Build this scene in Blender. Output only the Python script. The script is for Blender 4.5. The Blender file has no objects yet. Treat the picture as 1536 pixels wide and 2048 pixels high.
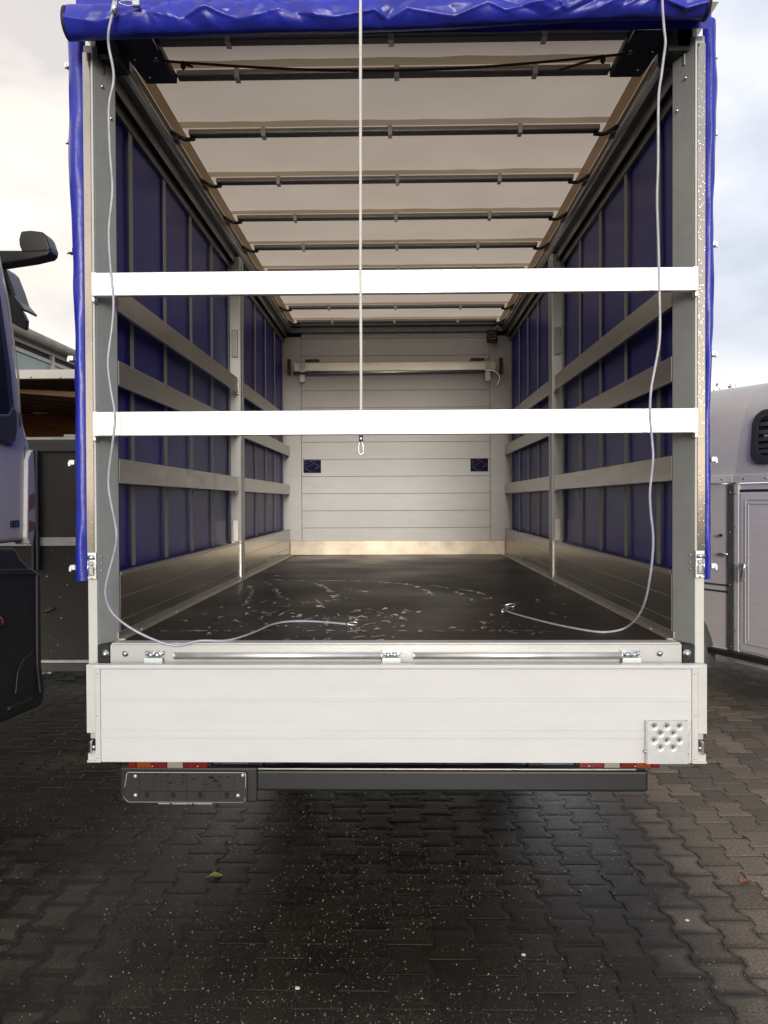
import bpy, bmesh, math, random
from mathutils import Vector, Matrix, noise

random.seed(11)
RAD = math.radians
sc = bpy.context.scene
COL = sc.collection

# ------------------------------------------------------------------ camera
CAM_H = 1.60
FPX = 1600.0                       # focal length in pixels of a 1536 x 2048 frame
YAW, PITCH, ROLL = RAD(1.11), RAD(0.75), RAD(-0.24)
CAM_R = Matrix.Rotation(YAW, 3, 'Z') @ Matrix.Rotation(RAD(90) - PITCH, 3, 'X') @ Matrix.Rotation(ROLL, 3, 'Z')
cam_data = bpy.data.cameras.new('camera')
cam = bpy.data.objects.new('camera', cam_data)
COL.objects.link(cam)
cam_data.sensor_fit = 'HORIZONTAL'
cam_data.sensor_width = 36.0
cam_data.lens = FPX / 1536.0 * 36.0
cam_data.clip_start = 0.05
cam_data.clip_end = 2000.0
cam.matrix_world = Matrix.Translation((0, 0, CAM_H)) @ CAM_R.to_4x4()
sc.camera = cam

# ------------------------------------------------------------------ sky, sun, exposure
SUN_AZ = RAD(176)                  # where the sun stands, clockwise from +Y: behind the camera
SUN_EL = RAD(11)
SUN_DIR = Vector((math.sin(SUN_AZ) * math.cos(SUN_EL), math.cos(SUN_AZ) * math.cos(SUN_EL), math.sin(SUN_EL)))

world = bpy.data.worlds.new('World')
sc.world = world
world.use_nodes = True
wn, wl = world.node_tree.nodes, world.node_tree.links
wn.clear()
w_out = wn.new('ShaderNodeOutputWorld')
sky = wn.new('ShaderNodeTexSky')
sky.sky_type = 'NISHITA'
sky.sun_disc = False
sky.sun_elevation = SUN_EL
sky.sun_rotation = SUN_AZ
sky.air_density = 1.0
sky.dust_density = 2.0
w_sky = wn.new('ShaderNodeBackground'); w_sky.inputs['Strength'].default_value = 0.12
wl.new(sky.outputs['Color'], w_sky.inputs['Color'])
w_tc = wn.new('ShaderNodeTexCoord')
w_map = wn.new('ShaderNodeMapping'); w_map.inputs['Scale'].default_value = (1.0, 1.0, 2.2)
wl.new(w_tc.outputs['Generated'], w_map.inputs['Vector'])
w_n1 = wn.new('ShaderNodeTexNoise')
w_n1.inputs['Scale'].default_value = 3.1; w_n1.inputs['Detail'].default_value = 6; w_n1.inputs['Roughness'].default_value = 0.5
wl.new(w_map.outputs['Vector'], w_n1.inputs['Vector'])
w_cr = wn.new('ShaderNodeValToRGB')
w_cr.color_ramp.elements[0].position = 0.38; w_cr.color_ramp.elements[0].color = (0.52, 0.56, 0.68, 1)
w_cr.color_ramp.elements[1].position = 0.62; w_cr.color_ramp.elements[1].color = (0.90, 0.92, 0.99, 1)
wl.new(w_n1.outputs['Fac'], w_cr.inputs['Fac'])
# evening warmth on the west (left hand) half of the cloud deck
w_dot = wn.new('ShaderNodeVectorMath'); w_dot.operation = 'DOT_PRODUCT'
w_dot.inputs[1].default_value = Vector((-0.96, 0.05, -0.28)).normalized()
wl.new(w_tc.outputs['Generated'], w_dot.inputs[0])
w_mr = wn.new('ShaderNodeMapRange')
w_mr.inputs['From Min'].default_value = -0.55; w_mr.inputs['From Max'].default_value = 0.75
w_mr.interpolation_type = 'SMOOTHSTEP'
wl.new(w_dot.outputs['Value'], w_mr.inputs['Value'])
w_warm = wn.new('ShaderNodeMix'); w_warm.data_type = 'RGBA'; w_warm.blend_type = 'MULTIPLY'
w_warm.inputs[7].default_value = (1.72, 1.40, 1.00, 1)
wl.new(w_mr.outputs['Result'], w_warm.inputs[0])
wl.new(w_cr.outputs['Color'], w_warm.inputs[6])
w_cloud = wn.new('ShaderNodeBackground'); w_cloud.inputs['Strength'].default_value = 0.90
w_sep = wn.new('ShaderNodeSeparateXYZ'); wl.new(w_tc.outputs['Generated'], w_sep.inputs[0])
w_hz = wn.new('ShaderNodeMapRange'); w_hz.interpolation_type = 'SMOOTHSTEP'
w_hz.inputs['From Min'].default_value = 0.05; w_hz.inputs['From Max'].default_value = 0.26
w_hz.inputs['To Min'].default_value = 0.75; w_hz.inputs['To Max'].default_value = 0.0
wl.new(w_sep.outputs['Z'], w_hz.inputs['Value'])
w_hm = wn.new('ShaderNodeMix'); w_hm.data_type = 'RGBA'
w_hm.inputs[7].default_value = (1.10, 1.07, 1.04, 1)
wl.new(w_hz.outputs['Result'], w_hm.inputs[0]); wl.new(w_warm.outputs[2], w_hm.inputs[6])
wl.new(w_hm.outputs[2], w_cloud.inputs['Color'])
w_mix = wn.new('ShaderNodeMixShader'); w_mix.inputs['Fac'].default_value = 0.82
wl.new(w_sky.outputs['Background'], w_mix.inputs[1])
wl.new(w_cloud.outputs['Background'], w_mix.inputs[2])
wl.new(w_mix.outputs['Shader'], w_out.inputs['Surface'])

sun_data = bpy.data.lights.new('sun', 'SUN')
sun_data.energy = 1.5
sun_data.angle = RAD(16)
sun_data.color = (1.0, 0.94, 0.87)
sun = bpy.data.objects.new('sun', sun_data)
sun.rotation_euler = SUN_DIR.to_track_quat('Z', 'Y').to_euler()
sun.location = (-4, -6, 8)
COL.objects.link(sun)

sc.view_settings.view_transform = 'Standard'
sc.view_settings.look = 'None'
sc.view_settings.gamma = 1.0
sc.view_settings.use_curve_mapping = False
sc.view_settings.exposure = 0.42
sc.render.engine = 'CYCLES'
sc.cycles.use_denoising = True
sc.cycles.max_bounces = 8
sc.cycles.diffuse_bounces = 4
sc.cycles.glossy_bounces = 5
sc.cycles.sample_clamp_indirect = 8.0
sc.cycles.caustics_reflective = False
sc.cycles.caustics_refractive = False
sc.cycles.blur_glossy = 1.0


# ------------------------------------------------------------------ measuring helpers (metres from photo measurements)
def ray(px, py):
    return CAM_R @ Vector(((px - 768) / FPX, -(py - 1024) / FPX, -1.0))

def at_y(px, py, y):
    d = ray(px, py); t = y / d.y
    return Vector((d.x * t, y, CAM_H + d.z * t))

def at_z(px, py, z):
    d = ray(px, py); t = (z - CAM_H) / d.z
    return Vector((d.x * t, d.y * t, z))

def at_x(px, py, x):
    d = ray(px, py); t = x / d.x
    return Vector((x, d.y * t, CAM_H + d.z * t))


# ------------------------------------------------------------------ materials
def mat(name, col, rough=0.5, metal=0.0, var=0.0, vscale=4.0, bump=0.0, bscale=60.0, spec=0.5,
        rvar=0.0, drops=0.0, dscale=110.0, stretch=None, col2=None, coat=0.0, trans=0.0, emit=None):
    m = bpy.data.materials.new(name)
    m.use_nodes = True
    n, l = m.node_tree.nodes, m.node_tree.links
    b = n['Principled BSDF']
    b.inputs['Base Color'].default_value = (*col, 1)
    b.inputs['Roughness'].default_value = rough
    b.inputs['Metallic'].default_value = metal
    b.inputs['Specular IOR Level'].default_value = spec
    if coat:
        b.inputs['Coat Weight'].default_value = coat
        b.inputs['Coat Roughness'].default_value = 0.12
    if trans:
        b.inputs['Transmission Weight'].default_value = trans
    tc = n.new('ShaderNodeTexCoord')
    mp = n.new('ShaderNodeMapping')
    if stretch:
        mp.inputs['Scale'].default_value = stretch
    l.new(tc.outputs['Object'], mp.inputs['Vector'])
    if var or rvar:
        t = n.new('ShaderNodeTexNoise')
        t.inputs['Scale'].default_value = vscale
        t.inputs['Detail'].default_value = 7
        t.inputs['Roughness'].default_value = 0.62
        l.new(mp.outputs['Vector'], t.inputs['Vector'])
        if var:
            r = n.new('ShaderNodeValToRGB')
            c0 = col2 if col2 else tuple(max(0, c * (1 - var)) for c in col)
            c1 = col if col2 else tuple(min(1, c * (1 + var)) for c in col)
            r.color_ramp.elements[0].position = 0.30; r.color_ramp.elements[0].color = (*c0, 1)
            r.color_ramp.elements[1].position = 0.70; r.color_ramp.elements[1].color = (*c1, 1)
            l.new(t.outputs['Fac'], r.inputs['Fac'])
            l.new(r.outputs['Color'], b.inputs['Base Color'])
        if rvar:
            q = n.new('ShaderNodeMapRange')
            q.inputs['From Min'].default_value = 0.3; q.inputs['From Max'].default_value = 0.7
            q.inputs['To Min'].default_value = max(0.02, rough - rvar); q.inputs['To Max'].default_value = min(1, rough + rvar)
            l.new(t.outputs['Fac'], q.inputs['Value'])
            l.new(q.outputs['Result'], b.inputs['Roughness'])
    last = None
    if bump:
        t2 = n.new('ShaderNodeTexNoise')
        t2.inputs['Scale'].default_value = bscale; t2.inputs['Detail'].default_value = 4
        l.new(mp.outputs['Vector'], t2.inputs['Vector'])
        bp = n.new('ShaderNodeBump'); bp.inputs['Strength'].default_value = bump; bp.inputs['Distance'].default_value = 0.01
        l.new(t2.outputs['Fac'], bp.inputs['Height'])
        l.new(bp.outputs['Normal'], b.inputs['Normal'])
        last = bp
    if drops:
        v = n.new('ShaderNodeTexVoronoi'); v.inputs['Scale'].default_value = dscale
        l.new(tc.outputs['Object'], v.inputs['Vector'])
        mr = n.new('ShaderNodeMapRange')
        mr.inputs['From Min'].default_value = 0.08; mr.inputs['From Max'].default_value = 0.26
        mr.inputs['To Min'].default_value = 1.0; mr.inputs['To Max'].default_value = 0.0
        l.new(v.outputs['Distance'], mr.inputs['Value'])
        bp2 = n.new('ShaderNodeBump'); bp2.inputs['Strength'].default_value = drops; bp2.inputs['Distance'].default_value = 0.003
        l.new(mr.outputs['Result'], bp2.inputs['Height'])
        if last:
            l.new(last.outputs['Normal'], bp2.inputs['Normal'])
        l.new(bp2.outputs['Normal'], b.inputs['Normal'])
    if emit:
        b.inputs['Emission Color'].default_value = (*emit, 1)
        b.inputs['Emission Strength'].default_value = 1.0
    return m


M = {}
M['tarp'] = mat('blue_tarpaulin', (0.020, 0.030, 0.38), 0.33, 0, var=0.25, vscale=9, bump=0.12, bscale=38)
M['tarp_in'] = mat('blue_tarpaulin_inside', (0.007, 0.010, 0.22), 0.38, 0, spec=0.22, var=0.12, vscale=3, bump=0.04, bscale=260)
M['tarp_edge'] = mat('tarp_end_rubber', (0.015, 0.015, 0.018), 0.6)
M['strap'] = mat('grey_webbing', (0.33, 0.335, 0.33), 0.6, 0, var=0.12, vscale=90)
M['alu'] = mat('brushed_aluminium', (0.80, 0.80, 0.79), 0.34, 1.0, var=0.07, vscale=7, rvar=0.07, bump=0.02, bscale=300, stretch=(1, 1, 6))
M['alu_bar'] = mat('bright_aluminium_bar', (0.86, 0.86, 0.86), 0.42, 0.75, var=0.12, vscale=9, rvar=0.06, drops=0.05, dscale=70)
M['alu_slat'] = mat('dull_aluminium_slat', (0.50, 0.485, 0.445), 0.36, 0.9, var=0.14, vscale=3.5, rvar=0.08, stretch=(1, 1, 5))
M['alu_side'] = mat('anodised_side_board', (0.43, 0.41, 0.37), 0.26, 0.95, var=0.05, vscale=1.2, rvar=0.03, stretch=(1, 0.25, 2))
M['alu_post'] = mat('wet_aluminium_post', (0.46, 0.43, 0.39), 0.13, 1.0, var=0.15, vscale=5, drops=0.12, dscale=95)
M['post_in'] = mat('grey_post_channel', (0.34, 0.36, 0.355), 0.48, 0.2, var=0.08, vscale=9, drops=0.10, dscale=60)
M['white'] = mat('white_anodised_board', (0.64, 0.66, 0.67), 0.38, 0.0, var=0.03, vscale=5, rvar=0.05, drops=0.05, dscale=48, stretch=(1, 1, 4))
M['white_post'] = mat('pale_post_paint', (0.60, 0.61, 0.59), 0.42, 0.0, var=0.05, vscale=12)
M['sill'] = mat('pale_sill_aluminium', (0.55, 0.56, 0.555), 0.36, 0.25, var=0.05, vscale=6, drops=0.10, dscale=60)
M['wall'] = mat('front_wall_aluminium', (0.80, 0.80, 0.775), 0.45, 0.0, spec=0.3, var=0.06, vscale=3, rvar=0.06, stretch=(1, 1, 3))
M['kick'] = mat('polished_kick_plate', (0.62, 0.53, 0.41), 0.34, 0.6, var=0.4, vscale=2.1, col2=(0.24, 0.22, 0.18))  # tan horizon reflection and its dark patches are painted into the colour
M['dark_gap'] = mat('dark_joint', (0.03, 0.03, 0.03), 0.8)
M['rail'] = mat('roof_rail_steel', (0.20, 0.20, 0.195), 0.42, 0.6, var=0.15, vscale=8)
M['rail_tube'] = mat('roof_rail_tube', (0.42, 0.42, 0.40), 0.32, 0.85, var=0.1, vscale=10)
M['bow'] = mat('roof_bow_aluminium', (0.42, 0.42, 0.41), 0.40, 0.7, var=0.1, vscale=14)
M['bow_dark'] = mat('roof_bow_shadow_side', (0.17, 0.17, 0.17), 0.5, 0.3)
M['clip'] = mat('galvanised_clip', (0.82, 0.82, 0.80), 0.4, 0.4)
M['zinc'] = mat('bright_zinc', (0.68, 0.72, 0.74), 0.22, 0.95, var=0.15, vscale=40, rvar=0.08)
M['zincwhite'] = mat('pale_zinc_plate', (0.72, 0.79, 0.79), 0.35, 0.2)
M['black'] = mat('black_plastic', (0.010, 0.011, 0.011), 0.42, 0, var=0.2, vscale=20)
M['black_plate'] = mat('black_painted_steel', (0.016, 0.018, 0.022), 0.42, 0.0, var=0.15, vscale=10)
M['rubber'] = mat('black_rubber', (0.02, 0.02, 0.02), 0.75, 0, bump=0.1, bscale=120)
M['bumper'] = mat('bumper_coating', (0.017, 0.021, 0.023), 0.46, 0.15, var=0.10, vscale=6, bump=0.03, bscale=400)
M['chassis'] = mat('chassis_black', (0.02, 0.02, 0.02), 0.6, 0, var=0.3, vscale=8)
M['red'] = mat('red_lens', (0.17, 0.006, 0.006), 0.12, 0, var=0.3, vscale=60, coat=0.4)
M['amber'] = mat('amber_lens', (0.26, 0.045, 0.008), 0.12, 0, var=0.2, vscale=60, coat=0.4)
M['clearlens'] = mat('white_lens', (0.34, 0.32, 0.29), 0.12, 0, var=0.12, vscale=60, coat=0.4)
M['cord'] = mat('plastic_coated_cable', (0.40, 0.405, 0.48), 0.25, 0.0, var=0.2, vscale=30)
M['rope'] = mat('white_rope', (0.78, 0.77, 0.74), 0.8, 0, var=0.15, vscale=300, bump=0.4, bscale=420)
M['blackcord'] = mat('black_elastic_cord', (0.035, 0.022, 0.015), 0.7)
M['sticker'] = mat('navy_sticker', (0.004, 0.006, 0.045), 0.6, spec=0.15)
M['sticker_line'] = mat('sticker_print', (0.085, 0.09, 0.14), 0.6)
M['print'] = mat('white_print', (0.62, 0.62, 0.60), 0.5)
M['water'] = mat('water_film', (0.050, 0.045, 0.039), 0.04, 0.0, spec=0.75)
M['cab_paint'] = mat('lavender_grey_cab_paint', (0.84, 0.79, 0.73), 0.34, 0.0, var=0.03, vscale=2)
M['cab_plastic'] = mat('dark_cab_plastic', (0.030, 0.034, 0.037), 0.48, 0, var=0.15, vscale=12, bump=0.04, bscale=300)
M['cab_grey'] = mat('grey_mirror_cap', (0.075, 0.075, 0.078), 0.4)
M['glass'] = mat('dark_window_glass', (0.010, 0.013, 0.014), 0.12, 0.0, spec=0.15)
M['badge'] = mat('chrome_badge', (0.10, 0.10, 0.13), 0.2, 0.8)
M['deflector'] = mat('white_deflector', (0.66, 0.66, 0.64), 0.4)
M['hazard'] = mat('faded_red_marking', (0.34, 0.16, 0.10), 0.45, 0, var=0.2, vscale=30)
M['ply'] = mat('dark_wet_plywood', (0.024, 0.021, 0.017), 0.5, 0, var=0.45, vscale=5, bump=0.08, bscale=90, stretch=(1, 1, 0.4))
M['ply_low'] = mat('dark_brown_board', (0.012, 0.010, 0.008), 0.55, 0, var=0.35, vscale=6)
M['ply_brown'] = mat('brown_interior_plywood', (0.52, 0.25, 0.08), 0.6, 0, var=0.22, vscale=4, stretch=(1, 1, 5))
M['ply_rib'] = mat('brown_roof_rib', (0.14, 0.07, 0.028), 0.6, 0, var=0.2, vscale=6)
M['galv'] = mat('galvanised_frame', (0.46, 0.46, 0.44), 0.5, 0.4, var=0.15, vscale=20)
M['dgrey'] = mat('dark_grey_frame', (0.05, 0.052, 0.052), 0.55, 0, var=0.2, vscale=10)
M['cream'] = mat('cream_frame_paint', (0.56, 0.55, 0.49), 0.55, 0, var=0.08, vscale=3)
M['greenpanel'] = mat('translucent_green_sheet', (0.29, 0.38, 0.33), 0.35, 0, var=0.06, vscale=1.5, bump=0.03, bscale=30, stretch=(1, 6, 0.2))
M['roofing'] = mat('weathered_roof_sheet', (0.22, 0.21, 0.195), 0.75, 0, var=0.25, vscale=3, bump=0.2, bscale=20)
M['shadowgap'] = mat('dark_vent_gap', (0.04, 0.035, 0.03), 0.8)
M['yellow'] = mat('yellow_sign', (0.80, 0.58, 0.06), 0.5, 0, var=0.08, vscale=6)
M['signwhite'] = mat('white_sign_board', (0.72, 0.71, 0.69), 0.5)
M['ink'] = mat('black_lettering', (0.03, 0.025, 0.01), 0.5)
M['horse_up'] = mat('grey_fibreglass', (0.47, 0.46, 0.435), 0.40, 0, var=0.07, vscale=3, bump=0.05, bscale=200)
M['horse_side'] = mat('mauve_grey_sheet', (0.58, 0.545, 0.51), 0.42, 0.0, var=0.06, vscale=3)
M['horse_door'] = mat('blue_grey_door_sheet', (0.76, 0.75, 0.72), 0.42, 0.0, var=0.06, vscale=3, stretch=(1, 1, 8))
M['horse_trim'] = mat('dull_alu_trim', (0.66, 0.64, 0.61), 0.42, 0.0, var=0.1, vscale=12)
M['olive'] = mat('olive_corner_post', (0.075, 0.075, 0.062), 0.6, 0, var=0.2, vscale=14)
M['blind'] = mat('grey_window_blind', (0.028, 0.032, 0.03), 0.5)
M['chrome'] = mat('chrome_handle', (0.85, 0.85, 0.87), 0.12, 1.0)
M['marker'] = mat('red_marker_lens', (0.75, 0.10, 0.05), 0.2, 0)
M['bark'] = mat('bark', (0.05, 0.038, 0.028), 0.9, 0, var=0.3, vscale=12)
M['leaf'] = mat('dull_autumn_leaf', (0.16, 0.13, 0.075), 0.7, 0, var=0.35, vscale=3)
M['leaf_yel'] = mat('yellow_green_leaf', (0.28, 0.27, 0.06), 0.5, 0, var=0.3, vscale=60)
M['leaf_org'] = mat('rust_leaf', (0.34, 0.10, 0.045), 0.5, 0, var=0.3, vscale=60)
M['leaf_brn'] = mat('brown_leaf', (0.16, 0.075, 0.035), 0.5, 0, var=0.3, vscale=60)
M['pebble'] = mat('pale_pebble', (0.55, 0.53, 0.47), 0.45, 0, var=0.2, vscale=60)
M['grit'] = mat('pale_grit', (0.23, 0.21, 0.16), 0.4, 0, var=0.7, vscale=220)


def roof_material(name='translucent_roof_tarp', k=1.0):
    m = bpy.data.materials.new(name)
    m.use_nodes = True
    n, l = m.node_tree.nodes, m.node_tree.links
    n.clear()
    out = n.new('ShaderNodeOutputMaterial')
    tc = n.new('ShaderNodeTexCoord')
    t = n.new('ShaderNodeTexNoise'); t.inputs['Scale'].default_value = 1.6; t.inputs['Detail'].default_value = 6
    l.new(tc.outputs['Object'], t.inputs['Vector'])
    r = n.new('ShaderNodeValToRGB')
    r.color_ramp.elements[0].position = 0.3; r.color_ramp.elements[0].color = (0.51 * k, 0.438 * k, 0.356 * k, 1)
    r.color_ramp.elements[1].position = 0.7; r.color_ramp.elements[1].color = (0.58 * k, 0.506 * k, 0.418 * k, 1)
    l.new(t.outputs['Fac'], r.inputs['Fac'])
    tr = n.new('ShaderNodeBsdfTranslucent')
    l.new(r.outputs['Color'], tr.inputs['Color'])
    pb = n.new('ShaderNodeBsdfPrincipled')
    pb.inputs['Base Color'].default_value = (0.52, 0.47, 0.40, 1)
    pb.inputs['Roughness'].default_value = 0.5
    mx = n.new('ShaderNodeMixShader'); mx.inputs['Fac'].default_value = 0.30
    l.new(tr.outputs['BSDF'], mx.inputs[1]); l.new(pb.outputs['BSDF'], mx.inputs[2])
    l.new(mx.outputs['Shader'], out.inputs['Surface'])
    return m
M['roof'] = roof_material()
M['hem'] = roof_material('roof_hem_double_layer', 1.35)


def floor_material():
    m = mat('phenolic_plywood_floor', (0.020, 0.015, 0.013), 0.30, 0, spec=0.22)
    n, l = m.node_tree.nodes, m.node_tree.links
    b = n['Principled BSDF']
    tc = n.new('ShaderNodeTexCoord')
    big = n.new('ShaderNodeTexNoise'); big.inputs['Scale'].default_value = 1.7; big.inputs['Detail'].default_value = 6
    l.new(tc.outputs['Object'], big.inputs['Vector'])
    cr = n.new('ShaderNodeValToRGB')
    cr.color_ramp.elements[0].position = 0.35; cr.color_ramp.elements[0].color = (0.013, 0.0075, 0.006, 1)
    cr.color_ramp.elements[1].position = 0.70; cr.color_ramp.elements[1].color = (0.027, 0.019, 0.014, 1)
    l.new(big.outputs['Fac'], cr.inputs['Fac']); l.new(cr.outputs['Color'], b.inputs['Base Color'])
    rr = n.new('ShaderNodeMapRange')
    rr.inputs['From Min'].default_value = 0.35; rr.inputs['From Max'].default_value = 0.65
    rr.inputs['To Min'].default_value = 0.38; rr.inputs['To Max'].default_value = 0.54
    l.new(big.outputs['Fac'], rr.inputs['Value']); l.new(rr.outputs['Result'], b.inputs['Roughness'])
    v = n.new('ShaderNodeTexVoronoi'); v.inputs['Scale'].default_value = 150
    l.new(tc.outputs['Object'], v.inputs['Vector'])
    bp = n.new('ShaderNodeBump'); bp.inputs['Strength'].default_value = 0.35; bp.inputs['Distance'].default_value = 0.002
    l.new(v.outputs['Distance'], bp.inputs['Height']); l.new(bp.outputs['Normal'], b.inputs['Normal'])
    return m
M['floor'] = floor_material()


def paver_material(name, sand=False):
    """damp concrete: darker and smoother where wet, paler on the dry side of the yard; damp rims from the 'rim' attribute"""
    m = bpy.data.materials.new(name)
    m.use_nodes = True
    n, l = m.node_tree.nodes, m.node_tree.links
    b = n['Principled BSDF']
    geo = n.new('ShaderNodeNewGeometry')
    # wet patches
    t = n.new('ShaderNodeTexNoise'); t.inputs['Scale'].default_value = 0.75; t.inputs['Detail'].default_value = 7; t.inputs['Roughness'].default_value = 0.6
    l.new(geo.outputs['Position'], t.inputs['Vector'])
    sep = n.new('ShaderNodeSeparateXYZ'); l.new(geo.outputs['Position'], sep.inputs[0])
    mrx = n.new('ShaderNodeMapRange'); mrx.interpolation_type = 'SMOOTHSTEP'
    mrx.inputs['From Min'].default_value = 0.5; mrx.inputs['From Max'].default_value = 2.3
    l.new(sep.outputs['X'], mrx.inputs['Value'])
    add = n.new('ShaderNodeMath'); add.operation = 'MULTIPLY_ADD'
    l.new(mrx.outputs['Result'], add.inputs[0]); add.inputs[1].default_value = 0.85
    # a second, slightly paler and rougher patch near the camera on the left
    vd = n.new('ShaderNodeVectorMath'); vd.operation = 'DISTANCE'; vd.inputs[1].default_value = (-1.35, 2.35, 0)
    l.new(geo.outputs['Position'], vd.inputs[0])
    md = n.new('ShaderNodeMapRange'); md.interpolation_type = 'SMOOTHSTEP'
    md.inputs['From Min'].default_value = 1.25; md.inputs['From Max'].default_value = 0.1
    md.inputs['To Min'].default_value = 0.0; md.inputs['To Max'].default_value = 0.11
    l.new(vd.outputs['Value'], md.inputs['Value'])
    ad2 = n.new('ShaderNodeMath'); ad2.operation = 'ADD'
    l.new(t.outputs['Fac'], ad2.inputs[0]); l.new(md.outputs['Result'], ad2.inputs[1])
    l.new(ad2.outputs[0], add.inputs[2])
    at = n.new('ShaderNodeAttribute'); at.attribute_name = 'rim'
    n3 = n.new('ShaderNodeTexNoise'); n3.inputs['Scale'].default_value = 9; n3.inputs['Detail'].default_value = 5
    l.new(geo.outputs['Position'], n3.inputs['Vector'])
    rimm = n.new('ShaderNodeMath'); rimm.operation = 'MULTIPLY'
    l.new(at.outputs['Fac'], rimm.inputs[0]); l.new(n3.outputs['Fac'], rimm.inputs[1])
    sub = n.new('ShaderNodeMath'); sub.operation = 'MULTIPLY_ADD'
    l.new(rimm.outputs[0], sub.inputs[0]); sub.inputs[1].default_value = -0.34
    l.new(add.outputs[0], sub.inputs[2])
    dry = n.new('ShaderNodeMapRange'); dry.interpolation_type = 'SMOOTHSTEP'
    dry.inputs['From Min'].default_value = 0.50; dry.inputs['From Max'].default_value = 1.00
    l.new(sub.outputs[0], dry.inputs['Value'])
    # aggregate speckle
    sp = n.new('ShaderNodeTexNoise'); sp.inputs['Scale'].default_value = 95; sp.inputs['Detail'].default_value = 5; sp.inputs['Roughness'].default_value = 0.85
    l.new(geo.outputs['Position'], sp.inputs['Vector'])
    mc = n.new('ShaderNodeMix'); mc.data_type = 'RGBA'
    wet = (0.0128, 0.0102, 0.0064) if not sand else (0.0118, 0.0093, 0.0058)
    dryc = (0.185, 0.148, 0.108) if not sand else (0.050, 0.039, 0.027)
    mc.inputs[6].default_value = (*wet, 1); mc.inputs[7].default_value = (*dryc, 1)
    l.new(dry.outputs['Result'], mc.inputs[0])
    spr = n.new('ShaderNodeMapRange')
    spr.inputs['From Min'].default_value = 0.35; spr.inputs['From Max'].default_value = 0.72
    spr.inputs['To Min'].default_value = 0.35; spr.inputs['To Max'].default_value = 2.1
    l.new(sp.outputs['Fac'], spr.inputs['Value'])
    inf = n.new('ShaderNodeObjectInfo')
    rnd = n.new('ShaderNodeMapRange'); rnd.inputs['To Min'].default_value = 0.66; rnd.inputs['To Max'].default_value = 1.34
    tn = n.new('ShaderNodeAttribute'); tn.attribute_name = 'tone'
    tadd = n.new('ShaderNodeMath'); tadd.operation = 'ADD'
    l.new(inf.outputs['Random'], tadd.inputs[0]); l.new(tn.outputs['Fac'], tadd.inputs[1])
    tfr = n.new('ShaderNodeMath'); tfr.operation = 'FRACT'; l.new(tadd.outputs[0], tfr.inputs[0])
    l.new(tfr.outputs[0], rnd.inputs['Value'])
    mm = n.new('ShaderNodeMath'); mm.operation = 'MULTIPLY'
    l.new(spr.outputs['Result'], mm.inputs[0]); l.new(rnd.outputs['Result'], mm.inputs[1])
    vm = n.new('ShaderNodeVectorMath'); vm.operation = 'SCALE'
    l.new(mc.outputs[2], vm.inputs[0]); l.new(mm.outputs[0], vm.inputs['Scale'])
    l.new(vm.outputs['Vector'], b.inputs['Base Color'])
    ro = n.new('ShaderNodeMapRange')
    ro.inputs['To Min'].default_value = 0.20; ro.inputs['To Max'].default_value = 0.72
    l.new(dry.outputs['Result'], ro.inputs['Value']); l.new(ro.outputs['Result'], b.inputs['Roughness'])
    b.inputs['Specular IOR Level'].default_value = 0.36
    bp = n.new('ShaderNodeBump'); bp.inputs['Strength'].default_value = 0.42; bp.inputs['Distance'].default_value = 0.004
    l.new(sp.outputs['Fac'], bp.inputs['Height']); l.new(bp.outputs['Normal'], b.inputs['Normal'])
    return m
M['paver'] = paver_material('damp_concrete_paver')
M['sand'] = paver_material('damp_joint_sand', sand=True)


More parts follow.
